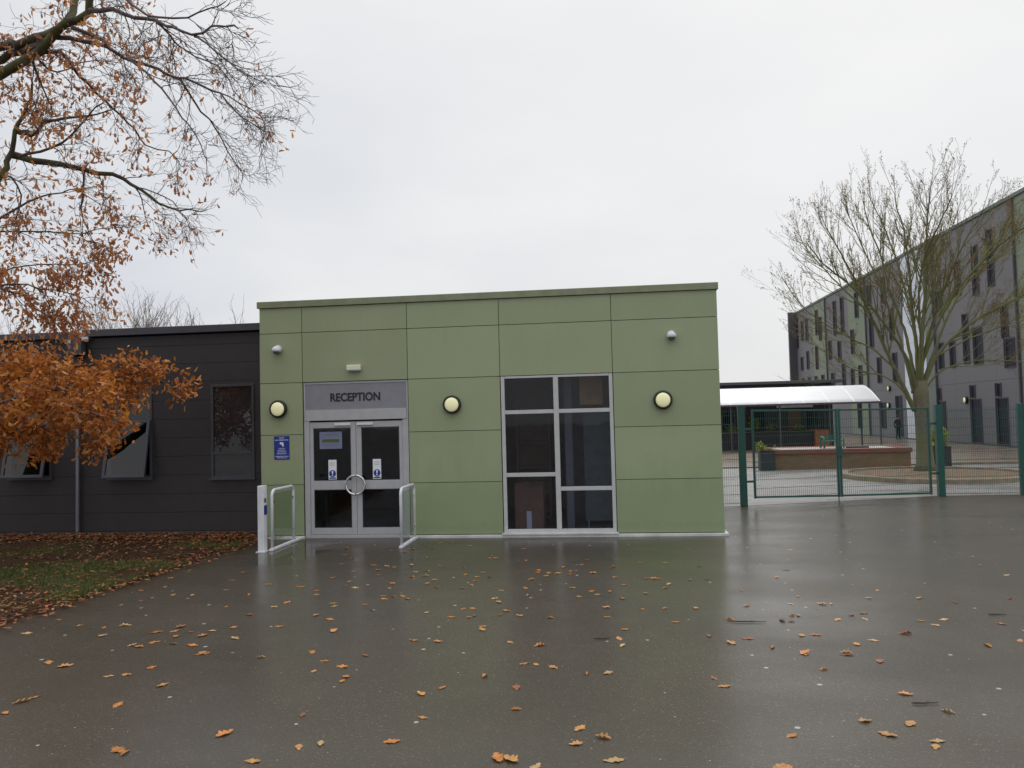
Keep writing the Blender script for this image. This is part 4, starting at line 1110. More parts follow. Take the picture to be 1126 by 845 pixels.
MAPLE = [
    ('l1', [(9.759, 12.4, 2.045), (9.256, 12.1, 3.035), (8.758, 11.8, 3.98), (8.248, 11.5, 5.109), (7.789, 11.2, 6.021), (7.282, 10.9, 6.892), (6.78, 10.6, 7.691)], 0.105, 0.015, 17),
    ('l2', [(9.842, 12.4, 2.681), (9.776, 12.667, 4.014), (9.635, 12.933, 5.085), (9.427, 13.2, 6.095), (9.278, 13.467, 7.31), (9.053, 13.733, 8.308), (8.967, 14.0, 9.259)], 0.08, 0.015, 15),
    ('c1', [(9.885, 12.4, 2.39), (9.925, 12.467, 3.993), (9.869, 12.533, 5.322), (9.862, 12.6, 6.513), (9.755, 12.667, 8.019), (9.608, 12.733, 8.643), (9.596, 12.8, 9.142)], 0.1, 0.015, 16),
    ('c2', [(9.967, 12.4, 2.388), (9.995, 12.267, 4.119), (10.119, 12.133, 5.548), (10.174, 12.0, 6.681), (10.174, 11.867, 7.808), (10.209, 11.733, 8.494), (10.235, 11.6, 9.002)], 0.13, 0.015, 18),
    ('r1', [(10.008, 12.4, 2.676), (10.345, 12.16, 3.665), (10.932, 11.92, 4.397), (11.736, 11.68, 4.991), (12.695, 11.44, 5.478), (13.76, 11.2, 6.082)], 0.085, 0.015, 18),
    ('r2', [(10.014, 12.4, 2.821), (10.591, 12.76, 3.993), (11.236, 13.12, 5.194), (12.064, 13.48, 6.416), (13.018, 13.84, 7.568), (13.8, 14.2, 8.413)], 0.08, 0.015, 16),
    ('r3', [(10.012, 12.4, 3.402), (10.389, 12.28, 4.831), (10.87, 12.16, 6.243), (11.33, 12.04, 7.268), (11.658, 11.92, 7.886), (11.838, 11.8, 8.276)], 0.075, 0.015, 16),
    ('r6', [(10.046, 12.4, 3.547), (10.463, 11.9, 4.927), (11.113, 11.4, 6.101), (11.867, 10.9, 6.94), (12.67, 10.4, 7.598)], 0.07, 0.015, 15),
    ('l3', [(9.609, 12.4, 2.398), (9.286, 12.6, 2.938), (8.803, 12.8, 3.257), (8.159, 13.0, 3.438), (7.513, 13.2, 3.925), (6.852, 13.4, 4.453), (6.494, 13.6, 4.733)], 0.04, 0.01, 11),
    ('l4', [(9.063, 11.9, 3.318), (8.521, 12.08, 4.011), (7.842, 12.26, 4.43), (7.067, 12.44, 4.98), (6.421, 12.62, 5.625), (6.135, 12.8, 6.177)], 0.042, 0.01, 13),
    ('l5', [(8.216, 11.4, 5.098), (7.734, 11.7, 5.731), (7.156, 12.0, 6.533), (6.643, 12.3, 7.354), (6.449, 12.6, 7.938)], 0.045, 0.01, 13),
    ('r4', [(10.033, 12.4, 2.618), (10.534, 12.2, 3.287), (11.409, 12.0, 3.561), (12.116, 11.8, 3.524), (13.06, 11.6, 3.395)], 0.04, 0.01, 12),
    ('r5', [(10.418, 12.2, 3.752), (11.424, 12.6, 4.243), (12.722, 13.0, 4.675), (14.321, 13.4, 5.104)], 0.04, 0.01, 14),
    ('b1', [(9.938, 12.4, 2.969), (10.129, 13.12, 4.488), (10.215, 13.84, 5.79), (10.2, 14.56, 7.165), (10.046, 15.28, 8.62), (9.799, 16.0, 9.983)], 0.07, 0.015, 14),
    ('f1', [(9.953, 12.4, 2.678), (9.82, 11.8, 4.085), (9.579, 11.2, 5.436), (9.622, 10.6, 6.716), (9.836, 10.0, 7.521), (9.92, 9.4, 8.077)], 0.075, 0.015, 15),
    ('b2', [(10.0, 12.4, 3.112), (10.547, 13.175, 4.478), (11.472, 13.95, 5.598), (12.97, 14.725, 6.874), (14.955, 15.5, 8.409)], 0.07, 0.015, 16),
    ('f2', [(9.842, 12.4, 2.681), (9.336, 11.84, 3.82), (8.467, 11.28, 4.932), (7.634, 10.72, 5.727), (6.539, 10.16, 6.506), (5.979, 9.6, 7.016)], 0.075, 0.015, 15),
    ('l6', [(9.73, 12.4, 2.626), (9.472, 12.56, 4.31), (9.085, 12.72, 5.825), (8.575, 12.88, 7.377), (8.156, 13.04, 8.651), (8.045, 13.2, 9.097)], 0.06, 0.012, 15),
    ('b3', [(9.978, 12.4, 3.258), (10.488, 13.25, 5.09), (11.173, 14.1, 6.72), (12.043, 14.95, 8.05), (12.74, 15.8, 9.061)], 0.06, 0.015, 14)]

def smooth_path(pts, rr, wob=.0):
    q = [Vector(p) for p in pts]
    out = []
    for i in range(len(q) - 1):
        p0 = q[max(0, i - 1)]; p1 = q[i]; p2 = q[i + 1]; p3 = q[min(len(q) - 1, i + 2)]
        n = max(2, int((p2 - p1).length / .18))
        for k_ in range(n):
            t_ = k_ / n
            v_ = .5 * ((2 * p1) + (-p0 + p2) * t_ + (2 * p0 - 5 * p1 + 4 * p2 - p3) * t_ ** 2 + (-p0 + 3 * p1 - 3 * p2 + p3) * t_ ** 3)
            if wob: v_ = v_ + Vector((rr.gauss(0, wob), rr.gauss(0, wob), rr.gauss(0, wob)))
            out.append(v_)
    out.append(q[-1]); return out

# ---- oak on the left
oak = thing('oak_tree', (-12.8, -1.8, 0), 'large oak with rust coloured leaves reaching in from the left', 'tree')
orr = random.Random(21)
MB().tube([(-12.8, -1.8, -.05), (-12.75, -1.8, .5), (-12.7, -1.8, 1.5), (-12.7, -1.85, 3), (-12.65, -1.9, 5), (-12.6, -2.0, 7), (-12.4, -2.1, 9.5), (-12.3, -2.2, 12)], [.62, .5, .43, .38, .33, .26, .18, .08], 16).build('trunk', 'oak_bark', oak, smooth=True)
tw = MB(); leaf_hi = []; leaf_lo = []
for name, path, r0, r1, leafy, sub in OAK:
    pts = smooth_path(path, orr, .012)
    n = len(pts)
    rad = [r0 + (r1 - r0) * (i / (n - 1)) ** .8 for i in range(n)]
    mb = MB(); mb.tube(pts, rad, 10 if r0 > .05 else 6); mb.build('limb', 'oak_bark' if r0 > .035 else 'oak_twig', oak, smooth=True)
    low = name[0] == 'k'
    for i in range(1, n):
        if orr.random() > sub: continue
        t_ = (pts[i] - pts[i - 1]).normalized()
        if pts[i].x < -10.4: continue
        frac = i / n
        ln = orr.uniform(.5, 1.2) * (1.05 - .78 * frac) if not low else orr.uniform(.2, .46) * (1.1 - .3 * frac)
        d = side_dir(t_, orr, orr.uniform(.5, 1.1), Vector((.35, 0, -.25)))
        sp = wander(pts[i], d, ln, 7, .19, -.03 if not low else .03, orr)
        rr0 = min(rad[i] * .6, .0085); 
        tw.tube(sp, [rr0 * (1 - .7 * k_ / 7) for k_ in range(8)], 4, cap=False)
        for j in range(2, 8):
            for rep in range(2):
                if orr.random() > .68: continue
                tt = (sp[j] - sp[j - 1]).normalized()
                d2 = side_dir(tt, orr, orr.uniform(.4, 1.0), Vector((.2, 0, -.2)))
                l2 = orr.uniform(.18, .52) * (1.05 - .45 * frac) if not low else orr.uniform(.1, .24)
                s2 = wander(sp[j], d2, l2, 4, .24, -.03, orr)
                tw.tube(s2, [.0042, .0036, .003, .0026, .002], 3, cap=False)
                for q in (2, 3, 4):
                    if orr.random() < .65:
                        d3 = side_dir((s2[q] - s2[q - 1]).normalized(), orr, orr.uniform(.4, 1.0))
                        s3 = wander(s2[q], d3, orr.uniform(.08, .22), 2, .15, -.02, orr)
                        tw.tube(s3, [.003, .0025, .002], 3, cap=False)
                        e3 = s3[-1]
                    else: e3 = s2[q]
                    x_ = e3.x
                    if low:
                        for _ in range(orr.choice((2, 3, 4))): leaf_lo.append(e3 + Vector((orr.gauss(0, .06), orr.gauss(0, .06), orr.gauss(0, .05))))
                    else:
                        pr0 = leafy * max(.05, min(1, (-4.9 - x_) / 3.0))
                        if orr.random() < pr0 * .46:
                            for _ in range(orr.choice((1, 2, 2, 3))): leaf_hi.append(e3 + Vector((orr.gauss(0, .04), orr.gauss(0, .04), orr.gauss(-.02, .04))))
tag(tw.build('twigs', 'oak_twig', oak), kind='stuff')
brush(np.array([v_[:] for v_ in leaf_hi]), 'foliage', .092, 'leaf_rust', oak, nrng, droop=.9)
brush(np.array([v_[:] for v_ in leaf_lo]), 'foliage', .108, 'leaf_orange', oak, nrng, droop=.25)
print('oak leaves', len(leaf_hi), len(leaf_lo), 'twig faces', len(tw.f))

# ---- bare tree on the right
mp = thing('bare_tree', (10.0, 12.4, .15), 'bare mossy tree with spreading vase crown growing in round kerbed bed', 'tree')
mrr = random.Random(9)
MB().tube([(10.0, 12.4, .08), (10.0, 12.4, .35), (9.99, 12.4, 1.0), (9.97, 12.4, 1.8), (9.96, 12.4, 2.5), (9.97, 12.4, 3.0)], [.40, .27, .23, .22, .235, .2], 16).build('trunk', 'maple_trunk', mp, smooth=True)
tw = MB(); buds = []
def twiglets(pts, rr, r0, dens, ln, lvl):
    for j in range(2, len(pts)):
        if rr.random() > dens * .93: continue
        tt = (pts[j] - pts[j - 1]).normalized()
        d = side_dir(tt, rr, rr.uniform(.35, .75), Vector((0, 0, .3)))
        l = ln * rr.uniform(.5, 1.15)
        k_ = 5 if lvl == 0 else 4
        s = wander(pts[j], d, l, k_, .035, .075, rr)
        r_b = min(r0, .009 if lvl == 0 else .0058)
        tw.tube(s, [r_b * (1 - .6 * q / k_) for q in range(k_ + 1)], 4 if lvl == 0 else 3, cap=False)
        if lvl < 2: twiglets(s, rr, r_b * .7, .75, l * .5, lvl + 1)
        else:
            buds.append(s[-1])
        if lvl == 1: buds.append(s[-1])
for name, path, r0, r1, n_side in MAPLE:
    pts = smooth_path(path, mrr, .008)
    n = len(pts)
    rad = [max(.010, .85 * r0 + (r1 - .85 * r0) * (i / (n - 1)) ** .7) for i in range(n)]
    MB().tube(pts, rad, 9).build('limb', 'maple_bark', mp, smooth=True)
    for k_ in range(n_side):
        f = mrr.uniform(.3, 1.0); i = max(1, min(n - 1, int(f * n)))
        t_ = (pts[i] - pts[i - 1]).normalized()
        d = side_dir(t_, mrr, mrr.uniform(.3, .7), Vector((0, 0, .25)))
        l = mrr.uniform(1.0, 2.3) * (1.05 - .4 * f)
        s = wander(pts[i], d, l, 9, .025, .05, mrr)
        rb = min(rad[i] * .6, .024)
        MBs = tw; MBs.tube(s, [rb * (1 - .75 * q / 9) for q in range(10)], 5, cap=False)
        twiglets(s, mrr, rb * .5, .74, l * .36, 0)
    twiglets(pts[n // 2:], mrr, .012, .6, .9, 0)
tag(tw.build('twigs', 'maple_twig', mp), kind='stuff')
bp = np.array([v_[:] for v_ in buds])
brush(bp, 'buds', .046, 'leaf_litter', mp, nrng, droop=-.5)
print('maple buds', len(buds), 'twig faces', len(tw.f))

# ---- bare trees beyond the dark wing
def far_tree(x, y, h, sp, n, label, seed):
    rr = random.Random(seed)
    t = thing('bare_tree', (x, y, 0), label, 'tree', 'bare trees beyond the black-clad wing')
    MB().tube([(x, y, 0), (x + .1, y, h * .3), (x + .05, y, h * .55)], [.22, .16, .09], 8).build('trunk', 'far_twig', t, smooth=True)
    m = MB()
    for i in range(n):
        z0 = h * rr.uniform(.2, .55)
        a = rr.uniform(0, 2 * PI); el = rr.uniform(.6, 1.35)
        d = Vector((math.cos(a) * math.cos(el), math.sin(a) * math.cos(el), math.sin(el)))
        s = wander((x + .08, y, z0), d, sp * rr.uniform(.7, 1.1), 6, .07, .07, rr)
        m.tube(s, [.04 * (1 - .8 * q / 6) for q in range(7)], 4, cap=False)
        for j in range(2, 7):
            for _ in range(3):
                d2 = side_dir((s[j] - s[j - 1]).normalized(), rr, rr.uniform(.3, .8), Vector((0, 0, .4)))
                s2 = wander(s[j], d2, rr.uniform(.5, 1.3), 3, .08, .06, rr)
                m.tube(s2, [.011, .009, .007, .005], 3, cap=False)
                for q in (1, 2, 3):
                    s3 = wander(s2[q], side_dir((s2[q] - s2[q - 1]).normalized(), rr, .6), rr.uniform(.2, .5), 2, .1, .05, rr)
                    m.tube(s3, [.007, .005, .004], 3, cap=False)
    tag(m.build('twigs', 'far_twig', t), kind='stuff')
far_tree(-18.4, 15, 6.6, 3.6, 60, 'twiggy bare tree showing tallest over the roof of the black-clad wing', 1)
far_tree(-16.4, 16, 5.9, 3.3, 40, 'lower bare tree showing just over the roof edge beside the green building', 2)
far_tree(-24.2, 15, 6.1, 3.3, 44, 'bare tree over the roof at the far left end of the black-clad wing', 3)

# ------------------------------------------------------------------ verge growth and litter
def verge_x(y): return -6.36 - .055 * max(0, -y)
gp = []
gr2 = np.random.default_rng(4)
from mathutils import noise as mn
while len(gp) < 30000:
    y = gr2.uniform(-9.5, .2); x = verge_x(y) - gr2.exponential(2.0)
    if x < -14: continue
    d = mn.noise(Vector((x * .55, y * .8, 3.1))) + .35 * mn.noise(Vector((x * 2.5, y * 2.5, 1)))
    band = math.exp(-((y + 3.6) / 1.2) ** 2) * .45 + math.exp(-((y + .9) / .5) ** 2) * math.exp(-((x + 7.3) / 1.0) ** 2) * .5
    if d + band < gr2.uniform(.12, .55): continue
    gp.append((x, y, .025))
gp = np.array(gp)
n = len(gp); a = gr2.uniform(0, 2 * PI, n); hgt = gr2.uniform(.025, .075, n); le = gr2.uniform(.0, .05, n)
dx, dy = np.cos(a), np.sin(a)
w_ = .0035
V = np.stack([gp + np.stack([-dy * w_, dx * w_, 0 * a], 1), gp + np.stack([dy * w_, -dx * w_, 0 * a], 1), gp + np.stack([dx * le, dy * le, hgt], 1)], 1).reshape(-1, 3)
o = raw_mesh('grass', V, np.arange(3 * n), 3, 'grass'); tag(o, kind='stuff')
lp = []
while len(lp) < 11500:
    k_ = gr2.random()
    if k_ < .58:
        y = .42 - abs(gr2.normal(0, .45)); x = gr2.uniform(-16, -6.45)
    else:
        y = gr2.uniform(-8.5, .4); x = verge_x(y) + .05 + abs(gr2.normal(0, .16)) - gr2.exponential(1.9)
    if x < -16 or y < -9: continue
    lp.append((x, y, .045 + gr2.uniform(0, .04 if y > -.4 else .015)))
lp = np.array(lp)
V, F_, k_ = leaves_np(lp, .08, gr2, up_bias=.82)
# press the litter flat
Vc = V.reshape(len(lp), -1, 3); Vc[:, :, 2] = lp[:, None, 2] + (Vc[:, :, 2] - lp[:, None, 2]) * .35
o = raw_mesh('leaf_litter', np.maximum(Vc.reshape(-1, 3), [-99, -99, .03]), F_, k_, 'leaf_litter'); tag(o, kind='stuff')
# small green clump at the edge of view
t = thing('small_shrub', (-9.35, -3.9, .02), 'small dark green clump growing in the grass verge', 'shrub')
st = MB(); P0 = []
for i in range(40):
    a = gr2.uniform(0, 2 * PI); l = gr2.uniform(.1, .38); tip = np.array([-9.35 + math.cos(a) * l, -3.9 + math.sin(a) * l, .02 + gr2.uniform(.12, .38)])
    st.tube([(-9.35, -3.9, .0), tuple(tip)], [.006, .003], 3, cap=False)
    for q in range(14): P0.append(np.array([-9.35, -3.9, .02]) + (tip - np.array([-9.35, -3.9, .02])) * gr2.uniform(.4, 1.05) + gr2.normal(0, .02, 3))
st.build('stem', 'twig_dark', t); brush(P0, 'foliage', .07, 'shrub', t, gr2, outline='oak')

# ------------------------------------------------------------------ fallen leaves on the tarmac
def oak_leaf_outline():
    pts = [(0, 0)]
    side = []
    for i in range(1, 30):
        u = i / 30
        env = .30 * math.sin(PI * u ** .8) ** .8
        lob = .86 + .2 * math.cos(2 * PI * (u * 3.6 - .2))
        side.append((u, max(.012, env * lob)))
    return side
SIDE = oak_leaf_outline()
def leaf_mesh(name, mat, seed, form):
    r = random.Random(seed); k1 = {'flat': .15, 'curled': .85, 'rolled': 2.0}[form]; b1 = {'flat': .08, 'curled': .42, 'rolled': .3}[form]
    asym = r.uniform(.8, 1.15); tw_ = r.uniform(-.3, .3)
    def z_of(u, v): return abs(v) ** 1.6 * k1 * .9 + b1 * (u - .5) ** 2 * .6 + tw_ * (u - .5) * v + .02 * math.sin(u * 11 + seed)
    V = []; F = []
    mid = [(u, 0) for u in [0] + [s[0] for s in SIDE] + [1.0]]
    def P3(u, v):
        if form == 'rolled': 
            return (u - .5, v * .62, z_of(u, v) * .75)
        return (u - .5, v, z_of(u, v))
    Lf = [(0, 0)] + [(u, v) for u, v in SIDE] + [(1, 0)]
    n = len(mid)
    V += [P3(u, 0) for u, _ in mid]
    V += [P3(u, v * .55) for u, v in Lf] + [P3(u, v) for u, v in Lf] + [P3(u, -v * .55 * asym) for u, v in Lf] + [P3(u, -v * asym) for u, v in Lf]
    for a, b in ((0, n), (n, 2 * n), (3 * n, 0), (4 * n, 3 * n)):
        for i in range(n - 1): F.append((a + i, a + i + 1, b + i + 1, b + i))
    # stalk
    s0 = len(V); V += [(-.5, -.008, z_of(0, 0)), (-.5, .008, z_of(0, 0)), (-.68, .012, z_of(0, 0) + .03), (-.68, -.004, z_of(0, 0) + .03)]
    F.append((s0, s0 + 1, s0 + 2, s0 + 3))
    zmin = min(v_[2] for v_ in V)
    me = bpy.data.meshes.new(name); me.from_pydata([(x, y, z - zmin) for x, y, z in V], [], F)
    me.materials.append(M[mat]); me.polygons.foreach_set('use_smooth', [True] * len(me.polygons)); me.validate()
    return me
LM = {}
for ci, cn in enumerate(LEAFCOL):
    for fi, form in enumerate(('flat', 'curled', 'rolled')):
        LM[cn, form] = [leaf_mesh('oak_leaf', 'fallen_' + cn, 50 + ci * 10 + fi * 3 + s, form) for s in range(2)]
LEAVES = [(-6.154, -4.455), (-5.782, -5.036), (-5.913, -5.275), (-5.561, -5.421), (-5.56, -4.721), (-6.209, -3.643), (-5.935, -4.26), (-5.288, -4.746),
    (-6.221, -3.093), (-4.993, -4.429), (-5.218, -3.808), (-5.321, -3.244), (-4.54, -4.719), (-4.539, -5.343), (-4.067, -5.726), (-6.208, -5.983),
    (-5.775, -6.247), (-5.445, -6.306), (-5.248, -6.228), (-6.155, -6.547), (-5.261, -6.631), (-4.744, -6.463), (-4.601, -6.262), (-4.565, -6.424),
    (-4.373, -6.455), (-4.437, -6.637), (-4.157, -6.415), (-4.169, -6.605), (-3.997, -6.259), (-3.777, -6.687), (-4.71, -6.96), (-4.617, -7.004),
    (-4.549, -6.845), (-4.318, -6.902), (-4.099, -6.935), (-3.867, -7.176), (-3.952, -5.338), (-3.884, -5.12), (-4.567, -4.079), (-4.111, -4.21),
    (-4.032, -4.238), (-3.815, -3.666), (-3.756, -4.457), (-3.675, -4.691), (-3.293, -5.736), (-3.516, -6.222), (-3.299, -5.162), (-3.228, -5.309),
    (-2.856, -6.387), (-2.81, -7.115), (-3.068, -5.912), (-4.043, -2.63), (-4.044, -2.129), (-3.757, -2.709), (-3.687, -3.184), (-3.507, -3.896),
    (-3.3, -4.295), (-3.189, -4.115), (-3.522, -2.714), (-3.336, -3.105), (-3.3, -2.791), (-3.16, -2.9), (-3.24, -3.468), (-2.879, -4.045),
    (-2.835, -4.324), (-2.787, -4.777), (-2.737, -4.935), (-2.644, -4.814), (-2.546, -4.776), (-2.449, -4.934), (-2.889, -5.216), (-2.709, -5.5),
    (-3.059, -2.254), (-2.942, -2.726), (-2.723, -3.6), (-2.746, -3.28), (-2.592, -3.2), (-2.556, -3.539), (-2.35, -3.83), (-2.4, -4.048),
    (-2.228, -4.284), (-2.123, -3.682), (-1.897, -4.326), (-2.12, -2.919), (-2.003, -3.451), (-1.781, -3.294), (-1.809, -3.609), (-1.791, -3.908),
    (-1.794, -4.163), (-1.634, -3.642), (-1.372, -4.458), (-1.391, -4.893), (-1.32, -5.091), (-1.678, -5.424), (-1.578, -5.402), (-1.539, -5.81),
    (-1.746, -5.794), (-1.498, -5.731), (-1.222, -5.687), (-1.17, -5.503), (-2.062, -5.597), (-1.338, -6.18), (-1.326, -6.285), (-1.942, -6.698),
    (-1.684, -6.746), (-2.374, -0.964), (-3.339, -1.564), (-3.277, -1.277), (-2.983, -1.127), (-2.948, -0.648), (-4.064, -0.846), (-4.834, -0.615),
    (-4.457, -1.187), (-4.267, -1.813), (-1.847, -2.188), (-1.759, -2.19), (-2.831, -2.142), (-2.502, -2.771), (-1.41, -1.301), (-1.264, -2.395),
    (-1.013, -3.142), (-0.999, -3.305), (-0.872, -3.543), (-0.856, -3.339), (-1.053, -3.811), (-1.079, -4.327), (-1.009, -4.747), (-0.728, -3.389),
    (-0.674, -2.946), (-0.565, -3.231), (-0.555, -3.438), (-0.43, -2.725), (-0.351, -2.362), (-0.345, -1.047), (-0.25, -3.363), (-0.474, -4.302),
    (-0.387, -4.794), (-0.245, -4.497), (-0.179, -4.684), (-0.025, -4.523), (0.045, -3.659), (0.148, -4.13), (0.118, -4.91), (0.449, -3.751),
    (0.542, -3.752), (0.619, -3.738), (0.714, -4.105), (0.655, -4.331), (0.399, -4.622), (0.331, -5.413), (-0.066, -5.344), (-0.054, -5.768),
    (0.642, -5.963), (0.126, -6.255), (0.058, -6.608), (0.081, -6.835), (-0.666, -5.816), (-1.007, -5.704), (-0.693, -6.856), (-0.98, -6.751),
    (1.008, -3.828), (1.233, -3.787), (1.557, -4.435), (0.915, -5.345), (1.215, -5.862), (0.918, -6.492), (1.092, -6.719), (1.26, -6.562),
    (1.233, -2.897), (0.785, -2.609), (0.417, -2.601), (0.03, -2.942), (0.568, -5.38), (1.474, -5.245), (4.955, -2.864), (2.347, -3.164),
    (2.118, -3.69), (2.748, -1.588), (3.113, -4.46), (2.888, -4.87), (3.435, -4.868), (3.742, -5.067), (4.374, -4.897), (1.968, -5.157),
    (2.303, -5.155), (2.209, -5.379), (2.401, -5.154), (1.865, -5.676), (1.931, -5.675), (1.728, -5.878), (1.805, -5.914), (2.281, -5.841),
    (2.478, -5.648), (2.618, -5.567), (2.56, -5.809), (3.089, -5.874), (3.318, -5.824), (3.159, -6.033), (2.758, -6.354), (1.793, -6.433),
    (1.919, -6.414), (2.396, -6.599), (2.211, -6.718), (1.435, -6.85), (3.332, -6.738), (3.793, -5.969), (3.687, -6.566), (1.688, -7.006),
    (2.032, -7.01), (4.968, -3.573), (2.139, -4.767), (-5.175, -7.53), (-4.94, -7.622), (-4.354, -7.885), (-4.216, -7.831), (-4.105, -7.625),
    (-3.85, -7.207), (-3.733, -8.076), (-4.663, -8.526), (-4.634, -8.412), (-4.605, -8.765), (-3.83, -8.557), (-2.704, -9.061), (-3.297, -9.367),
    (-3.222, -9.409), (-2.314, -9.479), (-3.234, -7.308), (-2.804, -7.132), (-2.59, -7.389), (-2.379, -7.545), (-2.266, -7.215), (-2.583, -7.678),
    (-2.257, -7.805), (-2.246, -7.92), (-2.292, -8.681), (-1.515, -8.199), (-1.377, -8.051), (-1.388, -8.69), (-1.075, -7.748), (-2.094, -9.253),
    (-1.966, -9.191), (-1.498, -9.128), (-0.749, -9.346), (-0.776, -7.407), (-0.675, -7.422), (-0.518, -7.499), (-0.228, -7.663), (-0.052, -7.627),
    (-0.778, -8.026), (-0.724, -8.502), (-0.251, -8.834), (-0.267, -9.102), (-0.091, -8.989), (-0.023, -9.337), (-0.666, -9.364), (-0.496, -9.462),
    (0.8, -7.728), (0.852, -7.927), (1.678, -7.049), (2.026, -7.066), (2.243, -7.231), (1.721, -7.474), (2.168, -8.052), (2.325, -8.398),
    (1.993, -8.632), (1.707, -8.605), (1.773, -8.831), (2.049, -8.929), (2.003, -9.022), (1.151, -8.89), (0.976, -9.376), (1.019, -9.364)]
lr = random.Random(77)
def zone(x, y):
    if y > -1.9 and x < -3.3: return 'close before the glass doors'
    if x < -5.2: return 'by the grass verge edge' if y > -7 else 'in front of the grass verge'
    if y > -2.6: return 'close before the tall window' if -2.2 < x < .4 else ('close before the green panels' if x < 2.2 else 'on the approach to the gate')
    if x > 2.0: return 'out before the mesh gate' if y > -3.5 else 'on the open tarmac far right'
    if x < -3.2: return 'out in front of the doors' if y > -6.5 else 'far out in front of the doors'
    return 'out in front of the tall window' if y > -6.5 else 'far out in front of the tall window'
for x, y in LEAVES:
    cn = lr.choices(list(LEAFCOL), (6, 3.5, 5, 2.4 if x > 1 else 1., 1.4 if x > 1 else .4))[0]
    form = lr.choices(('flat', 'curled', 'rolled'), (6, 3, 1.5))[0]
    ob = bpy.data.objects.new('fallen_leaf', lr.choice(LM[cn, form])); col.objects.link(ob)
    s = lr.uniform(.07, .115) if y > -6 else lr.uniform(.08, .14)
    ob.scale = (s, s, s); ob.location = (x, y, .002)
    ob.rotation_euler = (lr.gauss(0, .04), lr.gauss(0, .04), lr.uniform(0, 2 * PI))
    tag(ob, '%s %s oak leaf on wet tarmac %s' % ({'flat': 'flat', 'curled': 'curled', 'rolled': 'narrow rolled'}[form], cn, zone(x, y)), 'leaf', 'fallen oak leaves on the wet tarmac')
TW = [('longer dark twig lying on tarmac to the right of the green building corner', *(1.385, -5.995), .36), ('thin dark twig lying on tarmac below the tall window', *(-0.098, -6.612), .18), ('short dark twig on the tarmac at the far right', *(3.916, -5.628), .18), ('bent dark twig beside a leaf in the right foreground', *(2.228, -8.243), .2)]
for k_, (lb, x, y, ln) in enumerate(TW):
    a = lr.uniform(-.35, .35)
    pts = wander((x - ln / 2 * math.cos(a), y - ln / 2 * math.sin(a), .012), (math.cos(a), math.sin(a), 0), ln, 6, .12, 0, lr)
    pts = [(p_.x, p_.y, .012) for p_ in pts]
    m = MB(); m.tube(pts, [.004, .007, .0065, .006, .005, .004, .003], 6)
    m.tube([pts[3], (pts[3][0] + .04, pts[3][1] + .04, .015)], [.004, .002], 5)
    tag(m.build('fallen_twig', 'twig_dark', loc=(x, y, 0)), lb, 'twig', 'twigs lying on the tarmac')

# ------------------------------------------------------------------ sky, sun, camera
SUN_EL, SUN_AZ = math.radians(50), math.radians(35)        # azimuth from +y towards +x
world = bpy.data.worlds.new('World'); scene.world = world; world.use_nodes = True
nt = world.node_tree
for n_ in list(nt.nodes): nt.nodes.remove(n_)
out = N(nt, 'ShaderNodeOutputWorld')
sky = N(nt, 'ShaderNodeTexSky', sky_type='NISHITA', sun_disc=False)
sky.sun_elevation = SUN_EL; sky.sun_rotation = SUN_AZ; sky.altitude = 50; sky.dust_density = 3
b1 = N(nt, 'ShaderNodeBackground'); b1.inputs['Strength'].default_value = .08
L(nt, sky.outputs[0], b1.inputs['Color'])
tc = N(nt, 'ShaderNodeTexCoord')
mpn = N(nt, 'ShaderNodeMapping'); mpn.inputs['Scale'].default_value = (1, 1, 2.6)
L(nt, tc.outputs['Generated'], mpn.inputs['Vector'])
cn_ = noise(nt, mpn.outputs[0], 2.2, 5, .5)
sx = N(nt, 'ShaderNodeSeparateXYZ'); L(nt, tc.outputs['Generated'], sx.inputs[0])
cloud = ramp(nt, cn_, [(.3, (.665, .695, .755)), (.5, (.755, .772, .81)), (.7, (.87, .875, .885))])
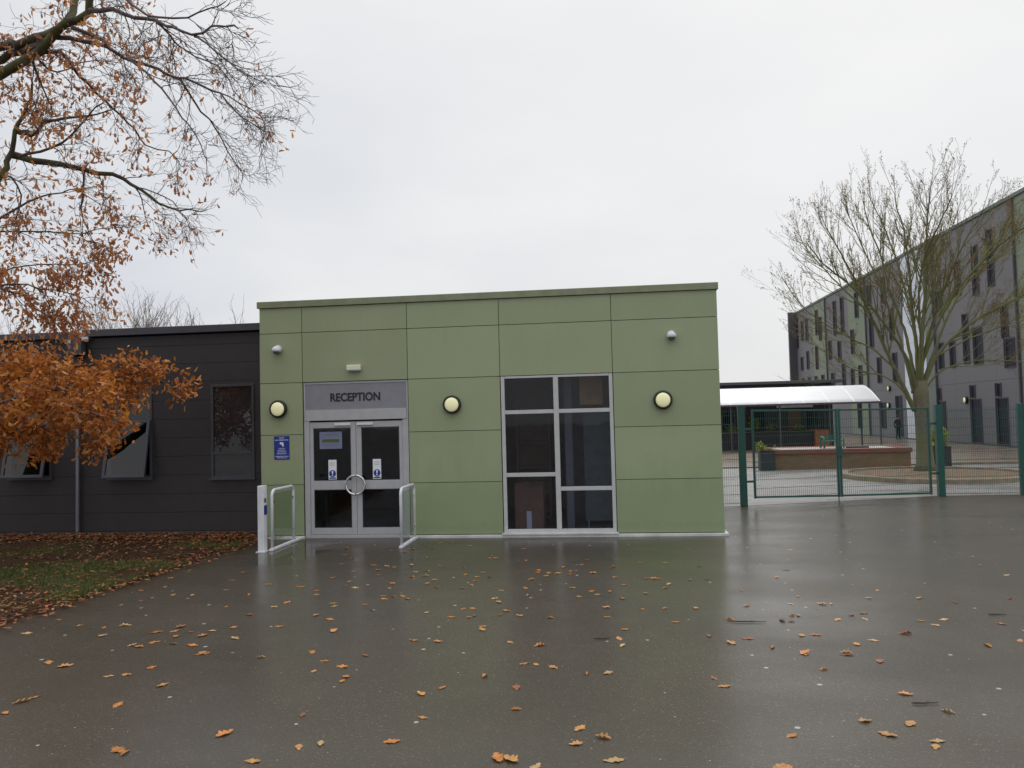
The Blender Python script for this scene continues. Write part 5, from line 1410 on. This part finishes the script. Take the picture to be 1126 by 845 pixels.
# brighter towards the veiled sun, and overhead as under any overcast
dt = N(nt, 'ShaderNodeVectorMath', operation='DOT_PRODUCT'); L(nt, tc.outputs['Generated'], dt.inputs[0])
dt.inputs[1].default_value = (math.cos(SUN_EL) * math.sin(SUN_AZ), math.cos(SUN_EL) * math.cos(SUN_AZ), math.sin(SUN_EL))
glow = ramp(nt, dt.outputs['Value'], [(.35, 0.), (1.0, 1.)])
cloud = mixc(nt, math_(nt, 'MULTIPLY', glow, .8), cloud, (.97, .965, .95))
warm = ramp(nt, sx.outputs[2], [(.0, 1.), (.22, 0.)])
cloud = mixc(nt, math_(nt, 'MULTIPLY', math_(nt, 'MULTIPLY', warm, glow), .6), cloud, (.93, .91, .83))
zen = ramp(nt, sx.outputs[2], [(.45, 1.0), (1.0, 1.9 / 2)])
up = math_(nt, 'ADD', 1.0, math_(nt, 'MULTIPLY', ramp(nt, sx.outputs[2], [(.48, 0.), (.95, 1.)]), 1.5))
b2 = N(nt, 'ShaderNodeBackground'); L(nt, cloud, b2.inputs['Color']); L(nt, up, b2.inputs['Strength'])
mxs = N(nt, 'ShaderNodeMixShader'); mxs.inputs[0].default_value = .94
L(nt, b1.outputs[0], mxs.inputs[1]); L(nt, b2.outputs[0], mxs.inputs[2])
L(nt, mxs.outputs[0], out.inputs['Surface'])

sl_ = bpy.data.lights.new('sun', 'SUN'); sl_.energy = .5; sl_.angle = math.radians(25); sl_.color = (1, .96, .9)
so_ = bpy.data.objects.new('sun', sl_); col.objects.link(so_)
so_.rotation_euler = Vector((-math.cos(SUN_EL) * math.sin(SUN_AZ), -math.cos(SUN_EL) * math.cos(SUN_AZ), -math.sin(SUN_EL))).to_track_quat('-Z', 'Y').to_euler()

cam = bpy.data.cameras.new('camera'); cam.sensor_fit = 'HORIZONTAL'; cam.sensor_width = 36; cam.lens = 28.135
cam.clip_start = .1; cam.clip_end = 800
co = bpy.data.objects.new('camera', cam); col.objects.link(co)
co.matrix_world = Matrix(((0.992775, 0.030119, 0.116147, 0.0), (0.117276, -0.038904, -0.992337, -14.45), (-0.025369, 0.998789, -0.042155, 2.15), (0, 0, 0, 1)))
scene.camera = co
scene.view_settings.view_transform = 'Standard'; scene.view_settings.look = 'None'
scene.view_settings.exposure = 0; scene.view_settings.gamma = 1
scene.render.engine = 'CYCLES'
scene.cycles.use_denoising = True
scene.cycles.max_bounces = 8; scene.cycles.transparent_max_bounces = 16
for ob in bpy.data.objects:
    if '_o' in ob: del ob['_o']
